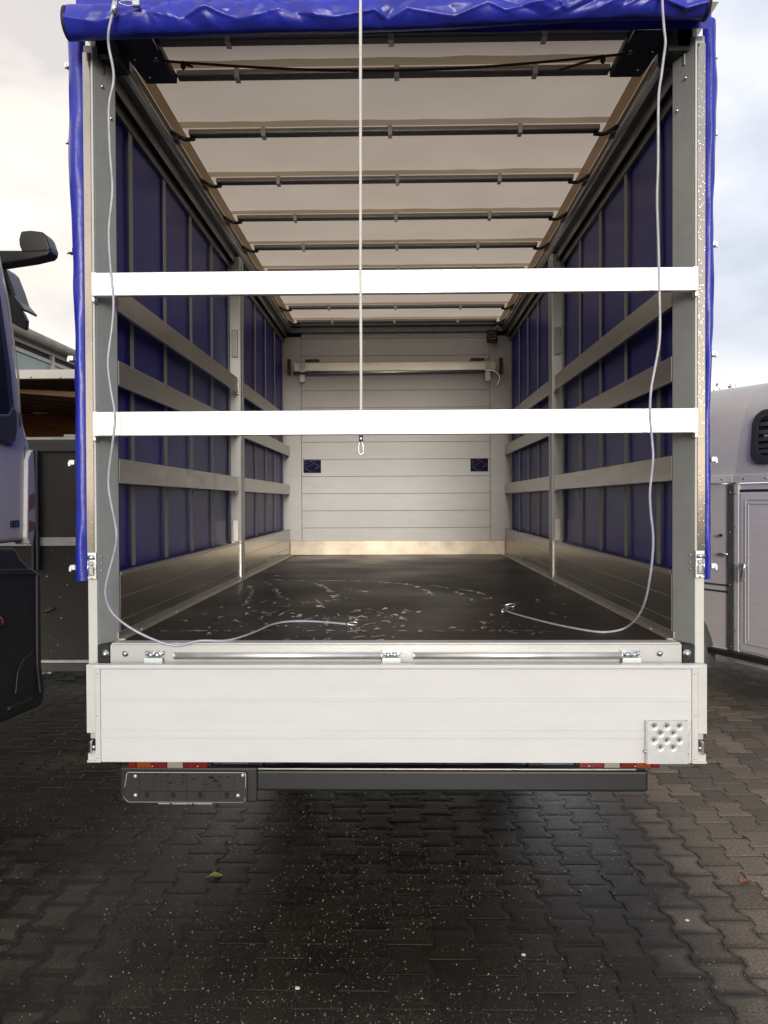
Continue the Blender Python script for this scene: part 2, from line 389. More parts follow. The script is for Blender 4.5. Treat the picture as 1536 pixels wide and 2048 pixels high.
# ------------------------------------------------------------------ mesh kit
class MB:
    def __init__(s):
        s.v, s.f = [], []

    def add(s, verts, faces):
        k = len(s.v)
        s.v += [tuple(p) for p in verts]
        s.f += [tuple(i + k for i in f) for f in faces]
        return s

    def box(s, x0, x1, y0, y1, z0, z1):
        x0, x1 = min(x0, x1), max(x0, x1); y0, y1 = min(y0, y1), max(y0, y1); z0, z1 = min(z0, z1), max(z0, z1)
        return s.add([(x0, y0, z0), (x1, y0, z0), (x1, y1, z0), (x0, y1, z0), (x0, y0, z1), (x1, y0, z1), (x1, y1, z1), (x0, y1, z1)],
                     [(0, 3, 2, 1), (4, 5, 6, 7), (0, 1, 5, 4), (1, 2, 6, 5), (2, 3, 7, 6), (3, 0, 4, 7)])

    def prism(s, axis, pts, a, b):
        n = len(pts)
        def P(p, t):
            return {'x': (t, p[0], p[1]), 'y': (p[0], t, p[1]), 'z': (p[0], p[1], t)}[axis]
        vs = [P(p, a) for p in pts] + [P(p, b) for p in pts]
        fs = [tuple(range(n)), tuple(range(2 * n - 1, n - 1, -1))]
        fs += [(i, (i + 1) % n, n + (i + 1) % n, n + i) for i in range(n)]
        return s.add(vs, fs)

    def hexa(s, c):
        """eight corners, bottom four then top four"""
        return s.add(c, [(0, 3, 2, 1), (4, 5, 6, 7), (0, 1, 5, 4), (1, 2, 6, 5), (2, 3, 7, 6), (3, 0, 4, 7)])

    def tube(s, pts, r, n=8, closed=False):
        pts = [Vector(p) for p in pts]
        rings, up = [], None
        m = len(pts)
        for i, p in enumerate(pts):
            a = pts[(i - 1) % m] if (closed or i > 0) else p
            b = pts[(i + 1) % m] if (closed or i < m - 1) else p
            d = (b - a).normalized()
            if up is None:
                up = Vector((0, 0, 1)) if abs(d.z) < 0.9 else Vector((0, 1, 0))
            u = (up - d * up.dot(d)).normalized()
            w = d.cross(u)
            up = u
            rr = r[i] if isinstance(r, (list, tuple)) else r
            rings.append([p + (u * math.cos(2 * math.pi * k / n) + w * math.sin(2 * math.pi * k / n)) * rr for k in range(n)])
        vs = [q for g in rings for q in g]
        fs = []
        for i in range(m if closed else m - 1):
            j = (i + 1) % m
            for k in range(n):
                fs.append((i * n + k, i * n + (k + 1) % n, j * n + (k + 1) % n, j * n + k))
        if not closed:
            fs.append(tuple(range(n - 1, -1, -1)))
            fs.append(tuple((m - 1) * n + k for k in range(n)))
        return s.add(vs, fs)

    def lathe(s, c, axis, prof, n=20):
        """profile of (distance along axis, radius) turned round the axis"""
        c, axis = Vector(c), Vector(axis).normalized()
        u = axis.orthogonal().normalized(); w = axis.cross(u)
        vs, fs = [], []
        for (t, r) in prof:
            for k in range(n):
                a = 2 * math.pi * k / n
                vs.append(c + axis * t + (u * math.cos(a) + w * math.sin(a)) * max(r, 1e-5))
        for i in range(len(prof) - 1):
            for k in range(n):
                fs.append((i * n + k, i * n + (k + 1) % n, (i + 1) * n + (k + 1) % n, (i + 1) * n + k))
        fs.append(tuple(range(n - 1, -1, -1)))
        fs.append(tuple((len(prof) - 1) * n + k for k in range(n)))
        return s.add(vs, fs)

    def dome(s, c, axis, r, h, n=10):
        return s.lathe(c, axis, [(0, r), (h * 0.55, r * 0.85), (h * 0.9, r * 0.5), (h, 0.0001)], n)

    def grid(s, rows, wrap=False):
        n = len(rows[0]); k = len(s.v)
        for r in rows:
            s.v += [tuple(p) for p in r]
        for i in range(len(rows) - 1):
            for j in range(n if wrap else n - 1):
                a, b = k + i * n + j, k + i * n + (j + 1) % n
                s.f.append((a, b, b + n, a + n))
        return s

    def build(s, name, material, parent=None, bevel=0.0, smooth=False, seg=2, recalc=True):
        me = bpy.data.meshes.new(name)
        me.from_pydata(s.v, [], s.f)
        if recalc:
            bm = bmesh.new(); bm.from_mesh(me)
            bmesh.ops.recalc_face_normals(bm, faces=bm.faces)
            bm.to_mesh(me); bm.free()
        me.materials.append(material)
        if smooth:
            me.polygons.foreach_set('use_smooth', [True] * len(me.polygons))
        o = bpy.data.objects.new(name, me)
        COL.objects.link(o)
        if bevel:
            b = o.modifiers.new('edge', 'BEVEL')
            b.width = bevel; b.segments = seg; b.limit_method = 'ANGLE'; b.angle_limit = RAD(35)
        if parent:
            put(o, parent)
        return o


ROOT_LOC = {}
def world_loc(o):
    return ROOT_LOC.get(o.name, Vector((0, 0, 0)))

def put(o, parent):
    """meshes are written in world metres: keep them there under their parent"""
    o.parent = parent
    o.matrix_parent_inverse = Matrix.Translation(-world_loc(parent))

def empty(name, loc, parent=None):
    o = bpy.data.objects.new(name, None)
    o.empty_display_size = 0.2
    COL.objects.link(o)
    loc = Vector(loc)
    if parent:
        o.parent = parent
        o.location = loc - world_loc(parent)
    else:
        o.location = loc
    ROOT_LOC[o.name] = loc
    return o

def tag(o, label=None, cat=None, group=None, kind=None):
    if label: o['label'] = label
    if cat: o['category'] = cat
    if group: o['group'] = group
    if kind: o['kind'] = kind
    return o

def smooth_path(pts, sub=6):
    pts = [Vector(p) for p in pts]
    out = []
    for i in range(len(pts) - 1):
        p0, p1, p2, p3 = pts[max(i - 1, 0)], pts[i], pts[i + 1], pts[min(i + 2, len(pts) - 1)]
        for k in range(sub):
            t = k / sub
            out.append(0.5 * ((2 * p1) + (p2 - p0) * t + (2 * p0 - 5 * p1 + 4 * p2 - p3) * t * t + (3 * p1 - p0 - 3 * p2 + p3) * t ** 3))
    out.append(pts[-1])
    return out

def text_mesh(name, body, size, m, matrix, parent=None, depth=0.001):
    cu = bpy.data.curves.new(name, 'FONT')
    cu.body = body; cu.size = size; cu.extrude = depth
    t = bpy.data.objects.new(name + '_tmp', cu)
    COL.objects.link(t)
    dg = bpy.context.evaluated_depsgraph_get()
    me = bpy.data.meshes.new_from_object(t.evaluated_get(dg))
    bpy.data.objects.remove(t)
    me.transform(matrix)
    me.materials.clear(); me.materials.append(m)
    o = bpy.data.objects.new(name, me)
    COL.objects.link(o)
    if parent: put(o, parent)
    return o


# ================================================================== GROUND
ground = MB().add([(-400, -200, -0.0022), (400, -200, -0.0022), (400, 900, -0.0022), (-400, 900, -0.0022)], [(0, 1, 2, 3)]).build('ground', M['sand'])
tag(ground, kind='structure')

PW, PL, AMP = 0.152, 0.185, 0.0125
def paver_outline(shrink):
    w, h = PW / 2, PL / 2
    # double-T stone: wide at both ends, narrow in the middle
    pts = [(w + AMP, -h), (w + AMP, -h * 0.62), (w - AMP, -h * 0.34), (w - AMP, h * 0.34), (w + AMP, h * 0.62), (w + AMP, h),
           (-w - AMP, h), (-w - AMP, h * 0.62), (-w + AMP, h * 0.34), (-w + AMP, -h * 0.34), (-w - AMP, -h * 0.62), (-w - AMP, -h)]
    sx, sy = 1 - shrink / w, 1 - shrink / h
    return [(x * sx, y * sy) for x, y in pts]

rings = [(0.0022, -0.03), (0.0022, -0.0030), (0.0060, -0.0004), (0.030, 0.0004)]
RIM = [1.0, 1.0, 0.85, 0.0]
def paver_geo():
    vs, fs, rim = [], [], []
    for (sh, z), r in zip(rings, RIM):
        for p in paver_outline(sh):
            vs.append((p[0], p[1], z)); rim.append(r)
    for i in range(3):
        for k in range(12):
            fs.append((i * 12 + k, i * 12 + (k + 1) % 12, (i + 1) * 12 + (k + 1) % 12, (i + 1) * 12 + k))
    fs.append(tuple(36 + k for k in range(12)))
    return vs, fs, rim
PV, PF, PR = paver_geo()

def paver_mesh(name, verts, faces, rim, tone=None):
    me = bpy.data.meshes.new(name)
    me.from_pydata(verts, [], faces)
    a = me.attributes.new('rim', 'FLOAT', 'POINT')
    a.data.foreach_set('value', rim)
    if tone:
        a2 = me.attributes.new('tone', 'FLOAT', 'POINT')
        a2.data.foreach_set('value', tone)
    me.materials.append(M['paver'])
    return me
one_paver = paver_mesh('paver', PV, PF, PR)

cells = []
i0, i1, j0, j1 = int(-6.2 / PW), int(6.4 / PW), int(0.6 / PL), int(13.5 / PL)
CAM_RI = CAM_R.transposed()
for i in range(i0, i1):
    for j in range(j0, j1):
        x = i * PW + 0.03
        y = (j + (0.5 if i % 2 else 0.0)) * PL
        p = CAM_RI @ Vector((x, y, -CAM_H))
        px, py = 768 + FPX * p.x / -p.z, 1024 - FPX * p.y / -p.z
        inside = p.z < 0 and -20 < px < 1556 and py < 2070
        # hidden behind the tailgate, the bumper, or under the truck beyond it
        hidden = (165 < px < 1412 and py < 1532) or (245 < px < 1298 and py < 1590) or (px < 90 and py < 1440)
        cells.append((x, y, (p.length ** 3) if inside and not hidden else 1e9 + p.length))
cells.sort(key=lambda c: c[2])
for (x, y, _) in cells[:300]:
    o = bpy.data.objects.new('paver', one_paver)
    COL.objects.link(o)
    o.parent = ground
    o.location = (x + random.uniform(-1, 1) * 0.001, y + random.uniform(-1, 1) * 0.001, random.uniform(-0.0012, 0.0012))
    o.rotation_euler = (random.uniform(-1, 1) * 0.010, random.uniform(-1, 1) * 0.010, random.uniform(-1, 1) * 0.008)
fv, ff, fr, ft = [], [], [], []
for (x, y, _) in cells[300:]:
    k = len(fv)
    dz = random.uniform(-0.0012, 0.0012); tx, ty = random.uniform(-1, 1) * 0.010, random.uniform(-1, 1) * 0.010
    fv += [(x + a, y + b, c + dz + a * tx + b * ty) for a, b, c in PV]
    ff += [tuple(q + k for q in f) for f in PF]
    fr += PR
    ft += [random.random() * 0.98] * len(PR)
field = bpy.data.objects.new('paver_field', paver_mesh('paver_field', fv, ff, fr, ft))
COL.objects.link(field); field.parent = ground
tag(field, kind='stuff')

# pale grit lying on the wet stones, too fine to count
g = MB()
for _ in range(16000):
    x = random.gauss(-0.15, 1.15); y = 2.2 + random.random() ** 1.9 * 3.6
    if x > 2.4 or x < -2.6:
        continue
    if noise.noise((x * 2.2, y * 2.2, 0.3)) < -0.15 and random.random() < 0.8:
        continue
    r = 0.0007 + random.random() ** 5 * 0.0026
    a = random.random() * 6.28
    vs = [(x + r * math.cos(a + k * 1.57) * random.uniform(0.6, 1.5), y + r * math.sin(a + k * 1.57) * random.uniform(0.6, 1.5), 0.0012) for k in range(4)]
    vs.append((x, y, 0.0022 + r * 0.8))
    g.add(vs, [(0, 1, 4), (1, 2, 4), (2, 3, 4), (3, 0, 4)])
tag(g.build('grit', M['grit'], recalc=False), 'fine pale grit scattered over the dark wet paving', 'grit', kind='stuff')

def ground_leaf(name, px, py, size, m, label, cat, rz, squash=0.55):
    c = at_z(px, py, 0.004)
    mb = MB()
    n = 9
    rows = []
    for i in range(n):
        t = i / (n - 1)
        half = size * 0.42 * math.sin(math.pi * min(1, t * 0.94 + 0.03)) * (1 + 0.25 * math.sin(t * 19))
        row = []
        for s in (-1, -0.5, 0, 0.5, 1):
            x, y = (t - 0.5) * size, s * half
            z = 0.004 + abs(s) * size * 0.16 * squash + 0.08 * size * math.sin(t * 5)
            row.append((c.x + x * math.cos(rz) - y * math.sin(rz), c.y + x * math.sin(rz) + y * math.cos(rz), z))
        rows.append(row)
    mb.grid(rows)
    a = c + Vector((-math.cos(rz), -math.sin(rz), 0)) * size * 0.5
    mb.tube([(a.x, a.y, 0.008), (a.x - math.cos(rz) * size * 0.3, a.y - math.sin(rz) * size * 0.3, 0.004)], size * 0.015, 5)
    return tag(mb.build(name, m, smooth=True), label, cat)
ground_leaf('fallen_leaf', 432, 1752, 0.055, M['leaf_yel'], 'curled yellow green leaf on the dark wet paving', 'leaf', 0.3)
ground_leaf('fallen_leaf', 1490, 1763, 0.055, M['leaf_org'], 'rust coloured leaf on the paving at the right edge', 'leaf', 0.7)
ground_leaf('fallen_leaf', 617, 1609, 0.045, M['leaf_brn'], 'small brown leaf just under the grey bumper bar', 'leaf', 2.2)
ground_leaf('fallen_leaf', 582, 1800, 0.075, M['black'], 'blackened wet leaf flat on the paving below the bumper', 'leaf', 0.1, 0.2)

def pebble(px, py, r, label):
    c = at_z(px, py, 0.0)
    mb = MB(); rows = []
    for i in range(6):
        a = math.pi * i / 5
        rows.append([(c.x + r * math.sin(a) * math.cos(b) * (1.3 + 0.2 * math.sin(b * 2 + px)), c.y + r * math.sin(a) * math.sin(b),
                      r * 0.5 + r * 0.5 * math.cos(a) + 0.001) for b in [k * 0.785 for k in range(8)]])
    mb.grid(rows, wrap=True)
    tag(mb.build('pebble', M['pebble'], smooth=True), label, 'pebble')
pebble(595, 1979, 0.008, 'largest pale pebble on the paving near the bottom edge')
pebble(1047, 1912, 0.007, 'flat white stone chip on the paving below the right tail light')
pebble(1374, 1843, 0.008, 'grey pebble on the lighter paving right of the dark wet patch')


# ================================================================== TRUCK BODY
CX = -0.024                        # centre line of the body
YF, YB = 3.20, 8.56                # rear frame plane, front wall
ZF = 1.03                          # load floor
HWI = 1.148                        # inside half width
truck = tag(empty('curtain_truck', (CX, 5.8, 0)), 'open truck body with blue curtain sides and its white tailgate folded down', 'truck')

def part(name, mb, m, parent=truck, **kw):
    return mb.build(name, M[m], parent, **kw)

# ---- floor
fl = part('load_floor', MB().box(CX - HWI + 0.03, CX + HWI - 0.03, YF + 0.02, YB, ZF - 0.03, ZF), 'floor')
for s in (-1, 1):
    a = CX + s * (HWI - 0.03)
    tr = MB().box(a, a + s * 0.028, YF + 0.10, YB, ZF - 0.02, ZF + 0.004).box(a + s * 0.028, a + s * 0.034, YF + 0.10, YB, ZF, ZF + 0.030)
    e = part('floor_edge_trim', tr, 'alu_slat', bevel=0.0015)
    for k in range(9):
        y = 3.55 + k * 0.56
        MB().dome((a + s * 0.014, y, ZF + 0.004), (0, 0, 1), 0.008, 0.004).build('rivet', M['zinc'], e, smooth=True)

# ---- dropsides, side slats, centre stakes, rails: both sides
YM0, YM1 = 5.86, 5.99
STRAPS = [3.66 + 0.53 * k for k in range(10)]
SLATS = [(2.400, 2.505), (2.090, 2.195), (1.680, 1.785)]
for s in (-1, 1):
    xi = CX + s * HWI
    for y0, y1 in ((YF + 0.134, YM0), (YM1, YB - 0.002)):
        d = MB().box(xi, xi + s * 0.025, y0, y1, ZF + 0.006, 1.296)
        ds = part('drop_side', d, 'alu_side', bevel=0.003)
        MB().box(xi - s * 0.003, xi + s * 0.028, y0, y1, 1.296, 1.309).build('cap_rail', M['alu_slat'], ds, bevel=0.002)
        for z in (1.105, 1.20):
            MB().box(xi - s * 0.002, xi + s * 0.001, y0 + 0.002, y1 - 0.002, z, z + 0.003).build('groove_line', M['alu_slat'], ds)
        for z0, z1 in SLATS:
            sl = part('side_slat', MB().box(xi + s * 0.001, xi + s * 0.022, y0 + 0.004, y1 - 0.004, z0, z1), 'alu_slat', bevel=0.0025)
    # centre stake: two strips with a dark slot between
    st = part('centre_stake', MB().box(xi - s * 0.008, xi + s * 0.065, YM0, YM1, ZF + 0.008, 3.40), 'alu', bevel=0.003)
    MB().box(xi - s * 0.0085, xi - s * 0.0075, YM0 + 0.055, YM0 + 0.066, ZF + 0.02, 3.38).build('slot', M['dark_gap'], st)
    MB().box(xi - s * 0.011, xi - s * 0.0085, YM0 + 0.070, YM1 - 0.004, ZF + 0.01, 3.39).build('stake_flange', M['bow'], st, bevel=0.0006)
    MB().box(xi - s * 0.010, xi - s * 0.0083, YM0 + 0.004, YM0 + 0.050, ZF + 0.01, 3.39).build('stake_flange', M['bow'], st, bevel=0.0005)
    MB().box(xi - s * 0.006, xi + s * 0.075, YM0 - 0.008, YM0 - 0.001, ZF + 0.285, 3.38).build('front_face', M['white_post'], st)
    for z0, z1 in ((2.66, 2.86), (1.31, 1.47)):
        MB().box(xi + s * 0.006, xi + s * 0.05, YM0 - 0.022, YM0 + 0.03, z0, z1).build('slat_pocket', M['rail'] if z0 > 2 else M['alu_slat'], st, bevel=0.003)
    for (z0, z1) in SLATS:
        for yy in (YM0 - 0.034, YM1 + 0.004):
            pk = MB().box(xi - s * 0.003, xi + s * 0.0005, yy, yy + 0.022, z0 - 0.006, z1 + 0.006).box(xi - s * 0.003, xi + s * 0.03, yy, yy + 0.022, z0 - 0.012, z0 - 0.001)
            part('slat_holder', pk, 'alu_slat', bevel=0.001)
    # roof rail: channel, round tube, lower curtain track
    rl = part('roof_rail', MB().box(CX + s * 1.135, CX + s * 1.215, YF + 0.03, YB + 0.04, 3.405, 3.515), 'rail', bevel=0.004)
    MB().tube([(CX + s * 1.140, YF + 0.05, 3.445), (CX + s * 1.140, YB, 3.445)], 0.019, 12).build('rail_tube', M['rail_tube'], rl, smooth=True)
    MB().box(CX + s * 1.170, CX + s * 1.176, YF + 0.05, YB, 3.345, 3.404).build('track_lip', M['rail'], rl)
    MB().box(CX + s * 1.200, CX + s * 1.225, YF + 0.05, YB, 3.300, 3.404).build('curtain_track', M['rail'], rl, bevel=0.003)
    # side curtain: inner sheet, vertical webbing straps, wavy outer fold wrapped round the rear post
    ci = MB(); rows = []
    for i in range(61):
        y = YF + 0.06 + (YB + 0.02 - YF - 0.06) * i / 60
        rows.append([(CX + s * (1.222 + 0.008 * noise.noise((y * 1.3, z * 0.9, s * 5.0))), y, z) for z in [1.285 + 2.02 * k / 10 for k in range(11)]])
    ci.grid(rows)
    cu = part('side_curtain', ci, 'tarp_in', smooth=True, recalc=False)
    for y in STRAPS:
        if YM0 - 0.05 < y < YM1 + 0.05:
            continue
        MB().box(CX + s * 1.2085, CX + s * 1.2098, y, y + 0.050, 1.31, 3.31).build('webbing_strap', M['strap'], cu)
    co = MB(); rows = []
    bulge = 0.062 if s < 0 else 0.037
    for k in range(111):
        z = 1.285 + (3.50 - 1.285) * k / 110
        w = noise.noise((z * 2.3, s * 3.1, 1.7)) * 0.014 + noise.noise((z * 6.1, s * 7.7, 4.2)) * 0.008
        f2 = noise.noise((z * 3.4, s * 9.0, 8.8)) * 0.020 + noise.noise((z * 8.5, s * 2.0, 3.3)) * 0.010
        e = bulge * (0.80 + 0.16 * (z - 1.285)) + w + 0.006 * math.sin(z * 2.1 + s)
        row = [(CX + s * 1.232, YF + 0.018, z), (CX + s * (1.240 + e * 0.30), YF - 0.006 + f2 * 0.6, z), (CX + s * (1.243 + e * 0.55), YF + 0.002 - f2, z),
               (CX + s * (1.241 + e * 0.80), YF + 0.010 + f2, z), (CX + s * (1.240 + e), YF + 0.030, z), (CX + s * (1.240 + e * 0.92), YF + 0.07, z)]
        for q in range(1, 13):
            y = YF + 0.07 + (YB + 0.05 - YF - 0.07) * q / 12
            row.append((CX + s * (1.240 + e * 0.9 + 0.010 * noise.noise((y * 1.1, z * 0.8, 9.0 + s))), y, z))
        rows.append(row)
    co.grid(rows)
    fold = part('outer_curtain', co, 'tarp', smooth=True, recalc=False)
    for k, zb in enumerate([3.38, 3.075, 2.63, 2.19, 1.765, 1.335]):
        yb = YF + 0.055
        xb = CX + s * (1.242 + bulge)
        bk = MB().box(xb, xb + s * 0.022, yb - 0.012, yb + 0.03, zb - 0.010, zb + 0.010).box(xb + s * 0.014, xb + s * 0.024, yb - 0.016, yb - 0.002, zb - 0.016, zb + 0.004)
        MB_ = bk.build('strap_buckle', M['clip'], fold, bevel=0.002)

    # ---- rear corner post
    post = empty('rear_post', (CX + s * 1.2, YF, ZF), truck)
    x0, x1 = CX + s * 1.197, CX + s * 1.234
    MB().box(x0, x1, YF, YF + 0.06, 0.93, 3.43).build('post_face', M['white_post'], post, bevel=0.003)
    MB().box(x0 + s * 0.008, x1 + s * 0.002, YF - 0.005, YF - 0.0006, 1.385, 3.40).build('cover_strip', M['alu_post'], post, bevel=0.002)
    MB().add([(x0 - s * 0.001, YF + 0.012, 0.985), (CX + s * 1.146, YF + 0.115, 0.985), (CX + s * 1.146, YF + 0.115, 3.44), (x0 - s * 0.001, YF + 0.012, 3.44),
              (x0 + s * 0.02, YF + 0.05, 0.985), (CX + s * 1.166, YF + 0.14, 0.985), (CX + s * 1.166, YF + 0.14, 3.44), (x0 + s * 0.02, YF + 0.05, 3.44)],
             [(0, 1, 2, 3), (7, 6, 5, 4), (0, 4, 5, 1), (3, 2, 6, 7), (1, 5, 6, 2), (0, 3, 7, 4)]).build('post_channel', M['post_in'], post, bevel=0.003)
    for zr in (3.27, 3.19, 2.83, 1.70, 1.52):
        MB().dome((x0 + s * 0.018, YF - 0.0048, zr - 0.9 if zr > 3 else zr), (0, -1, 0), 0.004, 0.003, 8).build('rivet', M['zinc'], post, smooth=True)
    for (t, zr) in ((0.35, 3.29), (0.75, 3.18)):
        MB().dome((x0 - s * 0.001 - s * 0.05 * t, YF + 0.012 + 0.103 * t, zr), (-s * 0.9, -0.44, 0), 0.008, 0.010, 8).build('bolt', M['zinc'], post, smooth=True)
    # over-centre latch
    lt = empty('latch', (CX + s * 1.215, YF, 1.3), truck)
    xc = CX + s * 1.214
    MB().box(xc - 0.018, xc + 0.018, YF - 0.010, YF - 0.001, 1.292, 1.400).build('latch_plate', M['alu'], lt, bevel=0.002)
    MB().box(xc - s * 0.013, xc + s * 0.008, YF - 0.026, YF - 0.011, 1.308, 1.345).build('latch_lever', M['zinc'], lt, bevel=0.004)
    MB().box(xc - s * 0.011, xc + s * 0.006, YF - 0.023, YF - 0.011, 1.347, 1.366).build('latch_tongue', M['zinc'], lt, bevel=0.003)
    MB().tube([(xc - 0.015, YF - 0.016, 1.380), (xc + 0.015, YF - 0.016, 1.380)], 0.0095, 12).build('latch_barrel', M['zinc'], lt, smooth=True)
    MB().tube([(xc + s * 0.013, YF - 0.018, 1.303), (xc + s * 0.013, YF - 0.018, 1.372)], 0.0025, 6).build('latch_wire', M['zinc'], lt, smooth=True)
    for zr in (1.325, 1.353, 1.381):
        MB().dome((x0 - s * 0.010, YF + 0.022, zr), (-s * 0.6, -0.8, 0), 0.004, 0.004, 8).build('latch_rivet', M['zinc'], lt, smooth=True)
    MB().dome((xc, YF - 0.010, 1.298), (0, -1, 0), 0.005, 0.004, 8).build('latch_bolt', M['zinc'], lt, smooth=True)
    # corner block at the sill
    cb = part('corner_block', MB().box(CX + s * 1.148, CX + s * 1.195, YF - 0.006, YF + 0.10, 0.945, 1.026), 'rubber', bevel=0.003)
    MB().dome((CX + s * 1.164, YF - 0.007, 0.991), (0, -1, 0), 0.0135, 0.011, 14).lathe((CX + s * 1.164, YF - 0.006, 0.991), (0, -1, 0), [(0, 0.0165), (0.004, 0.0165)], 16).build('bolt', M['zinc'], cb, smooth=True)
    # portal corner: black carrier plate of the sliding roof, corner casting
    part('corner_casting', MB().box(CX + s * 1.10, CX + s * 1.20, YF + 0.03, YF + 0.16, 3.39, 3.53), 'black_plate', bevel=0.004)
    gp = MB().add([(CX + s * 1.12, YF + 0.02, 3.468), (CX + s * 0.965, YF + 0.02, 3.468), (CX + s * 0.955, YF + 0.36, 3.468), (CX + s * 1.09, YF + 0.36, 3.468)] +
                  [(CX + s * 1.12, YF + 0.02, 3.460), (CX + s * 0.965, YF + 0.02, 3.460), (CX + s * 0.955, YF + 0.36, 3.460), (CX + s * 1.09, YF + 0.36, 3.460)],
                  [(0, 1, 2, 3), (7, 6, 5, 4), (0, 4, 5, 1), (1, 5, 6, 2), (2, 6, 7, 3), (3, 7, 4, 0)])
    gp.box(CX + s * 0.955, CX + s * 0.963, YF + 0.02, YF + 0.36, 3.468, 3.495)
    pl = part('roof_carriage_plate', gp, 'black_plate', bevel=0.001)
    for (bx, by) in ((1.08, 0.16), (0.985, 0.15), (1.06, 0.30)):
        MB().dome((CX + s * bx, YF + by, 3.460), (0, 0, -1), 0.007, 0.006, 8).build('bolt', M['zinc'], pl, smooth=True)

# ---- roof: translucent sheet, hems, bows with clips
rf = MB(); rows = []
BOWS = [3.29, 3.56] + [4.12 + 0.615 * k for k in range(8)]
def bowsag(y):
    for a, b in zip(BOWS[:-1], BOWS[1:]):
        if a <= y <= b:
            t = (y - a) / (b - a)
            return 0.012 * math.sin(math.pi * t) * (b - a)
    return 0.0
ys = [YF - 0.05 + (YB + 0.08 - YF + 0.05) * i / 130 for i in range(131)]
for y in ys:
    rows.append([(CX + 1.27 * u, y, 3.530 - bowsag(y) + 0.004 * noise.noise((u * 3, y * 2.3, 0)) + 0.015 * (1 - u * u)) for u in [k / 14 - 1 for k in range(29)]])
rf.grid(rows)
part('roof_sheet', rf, 'roof', smooth=True, recalc=False)
for s in (-1, 1):
    part('roof_hem', MB().box(CX + s * 1.085, CX + s * 1.135, YF + 0.35, YB, 3.5165, 3.5205), 'hem')
for i, y in enumerate(BOWS):
    half = 0.955 if i < 2 else 1.05
    hp0 = MB(); hp0.grid([[(CX - 1.083 + 2.166 * k / 40, y + dy + (0.012 * noise.noise((k * 0.35, i * 3.0, 0.5)) if dy < -0.03 else 0), 3.5145) for k in range(41)] for dy in (-0.085, -0.021)])
    part('bow_pocket', hp0, 'hem', recalc=False)
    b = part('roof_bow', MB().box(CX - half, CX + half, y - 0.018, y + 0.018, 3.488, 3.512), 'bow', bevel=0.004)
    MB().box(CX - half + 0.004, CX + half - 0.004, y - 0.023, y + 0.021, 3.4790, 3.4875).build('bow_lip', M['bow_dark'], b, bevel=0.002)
    for xx in (-0.665, 0.0, 0.63):
        xx += random.uniform(-0.02, 0.02)
        MB().box(CX + xx - 0.011, CX + xx + 0.011, y - 0.030, y - 0.0265, 3.468, 3.513).box(CX + xx - 0.011, CX + xx + 0.011, y - 0.030, y + 0.02, 3.4665, 3.4705).build('clip', M['clip'], b, bevel=0.001)
    if i >= 2:
        for s in (-1, 1):
            MB().tube(smooth_path([(CX + s * 1.02, y, 3.470), (CX + s * 1.07, y, 3.467), (CX + s * 1.105, y - 0.01, 3.480), (CX + s * 1.14, y - 0.02, 3.500)], 4), 0.011, 8).build('end_rod', M['black_plate'], b, smooth=True)
            MB().box(CX + s * 1.10, CX + s * 1.134, y - 0.035, y + 0.03, 3.455, 3.468).build('end_bracket', M['rail'], b, bevel=0.002)

# ---- rolled up rear tarpaulin and the valance over it
ROLL0, ROLL1 = at_y(139, 47, 3.07), at_y(1408, 7, 3.07)
rl = MB(); rows = []
NX, NA = 420, 72
random.seed(5)
knots, ku = [], -0.02
while ku < 1.05:
    knots.append((ku, (random.uniform(-0.85, -0.50) if len(knots) % 2 else random.uniform(-0.20, 0.20)), random.choice((0.12, 0.35, 0.6, 0.95))))
    ku += random.uniform(0.012, 0.085)
def fold_line(u):
    for (u0, a0, s0), (u1, a1, s1) in zip(knots[:-1], knots[1:]):
        if u0 <= u <= u1:
            t = (u - u0) / (u1 - u0)
            return a0 + (a1 - a0) * t, s0 + (s1 - s0) * t
    return knots[-1][1:]
creases = [(random.uniform(0.02, 0.98), random.uniform(-0.5, 0.5), random.uniform(0.006, 0.014), random.uniform(0.010, 0.030), random.uniform(-1.1, 1.1)) for _ in range(14)]
for i in range(NX + 1):
    u = i / NX
    x = ROLL0.x + (ROLL1.x - ROLL0.x) * u
    cz = ROLL0.z + (ROLL1.z - ROLL0.z) * u + 0.006 * math.sin(u * 9)
    base = 0.056 + 0.004 * math.sin(u * 5 + 1)
    row = []
    for k in range(NA):
        a = 2 * math.pi * k / NA            # 0 faces the camera, grows upward
        r = base + 0.003 * noise.noise((u * 14, a * 1.3, 2))
        top = max(0.0, math.cos(a - 0.25)) ** 1.1
        fa, fs_ = fold_line(u)
        aa_ = a if a < math.pi else a - 2 * math.pi
        d_ = aa_ - fa
        if -0.9 < d_ < 1.2:
            r += fs_ * (0.011 * (1 - abs(d_) / 0.20 if abs(d_) < 0.20 else 0.0) - (0.010 * math.sin(math.pi * min(1, max(0, d_ / 1.2))) if d_ > 0 else 0.004 * math.sin(math.pi * min(1, -d_ / 0.9))))
        for (cu_, ca, dep, wid, sl) in creases:
            da = (a if a < math.pi else a - 2 * math.pi) - (-0.1 + ca)
            du = (u - cu_) - sl * 0.05 * da
            d = abs(du) / wid
            if d < 1:
                r += -dep * (1 - d) ** 1.2 * top
            elif d < 1.8:
                r += dep * 0.35 * (1 - abs(d - 1.4) / 0.4) * top
        row.append((x, 3.07 - math.cos(a) * r, cz + math.sin(a) * r * 1.04))
    rows.append(row)
rl.grid(rows, wrap=True)
roll = part('rolled_tarp', rl, 'tarp', smooth=True, recalc=True)
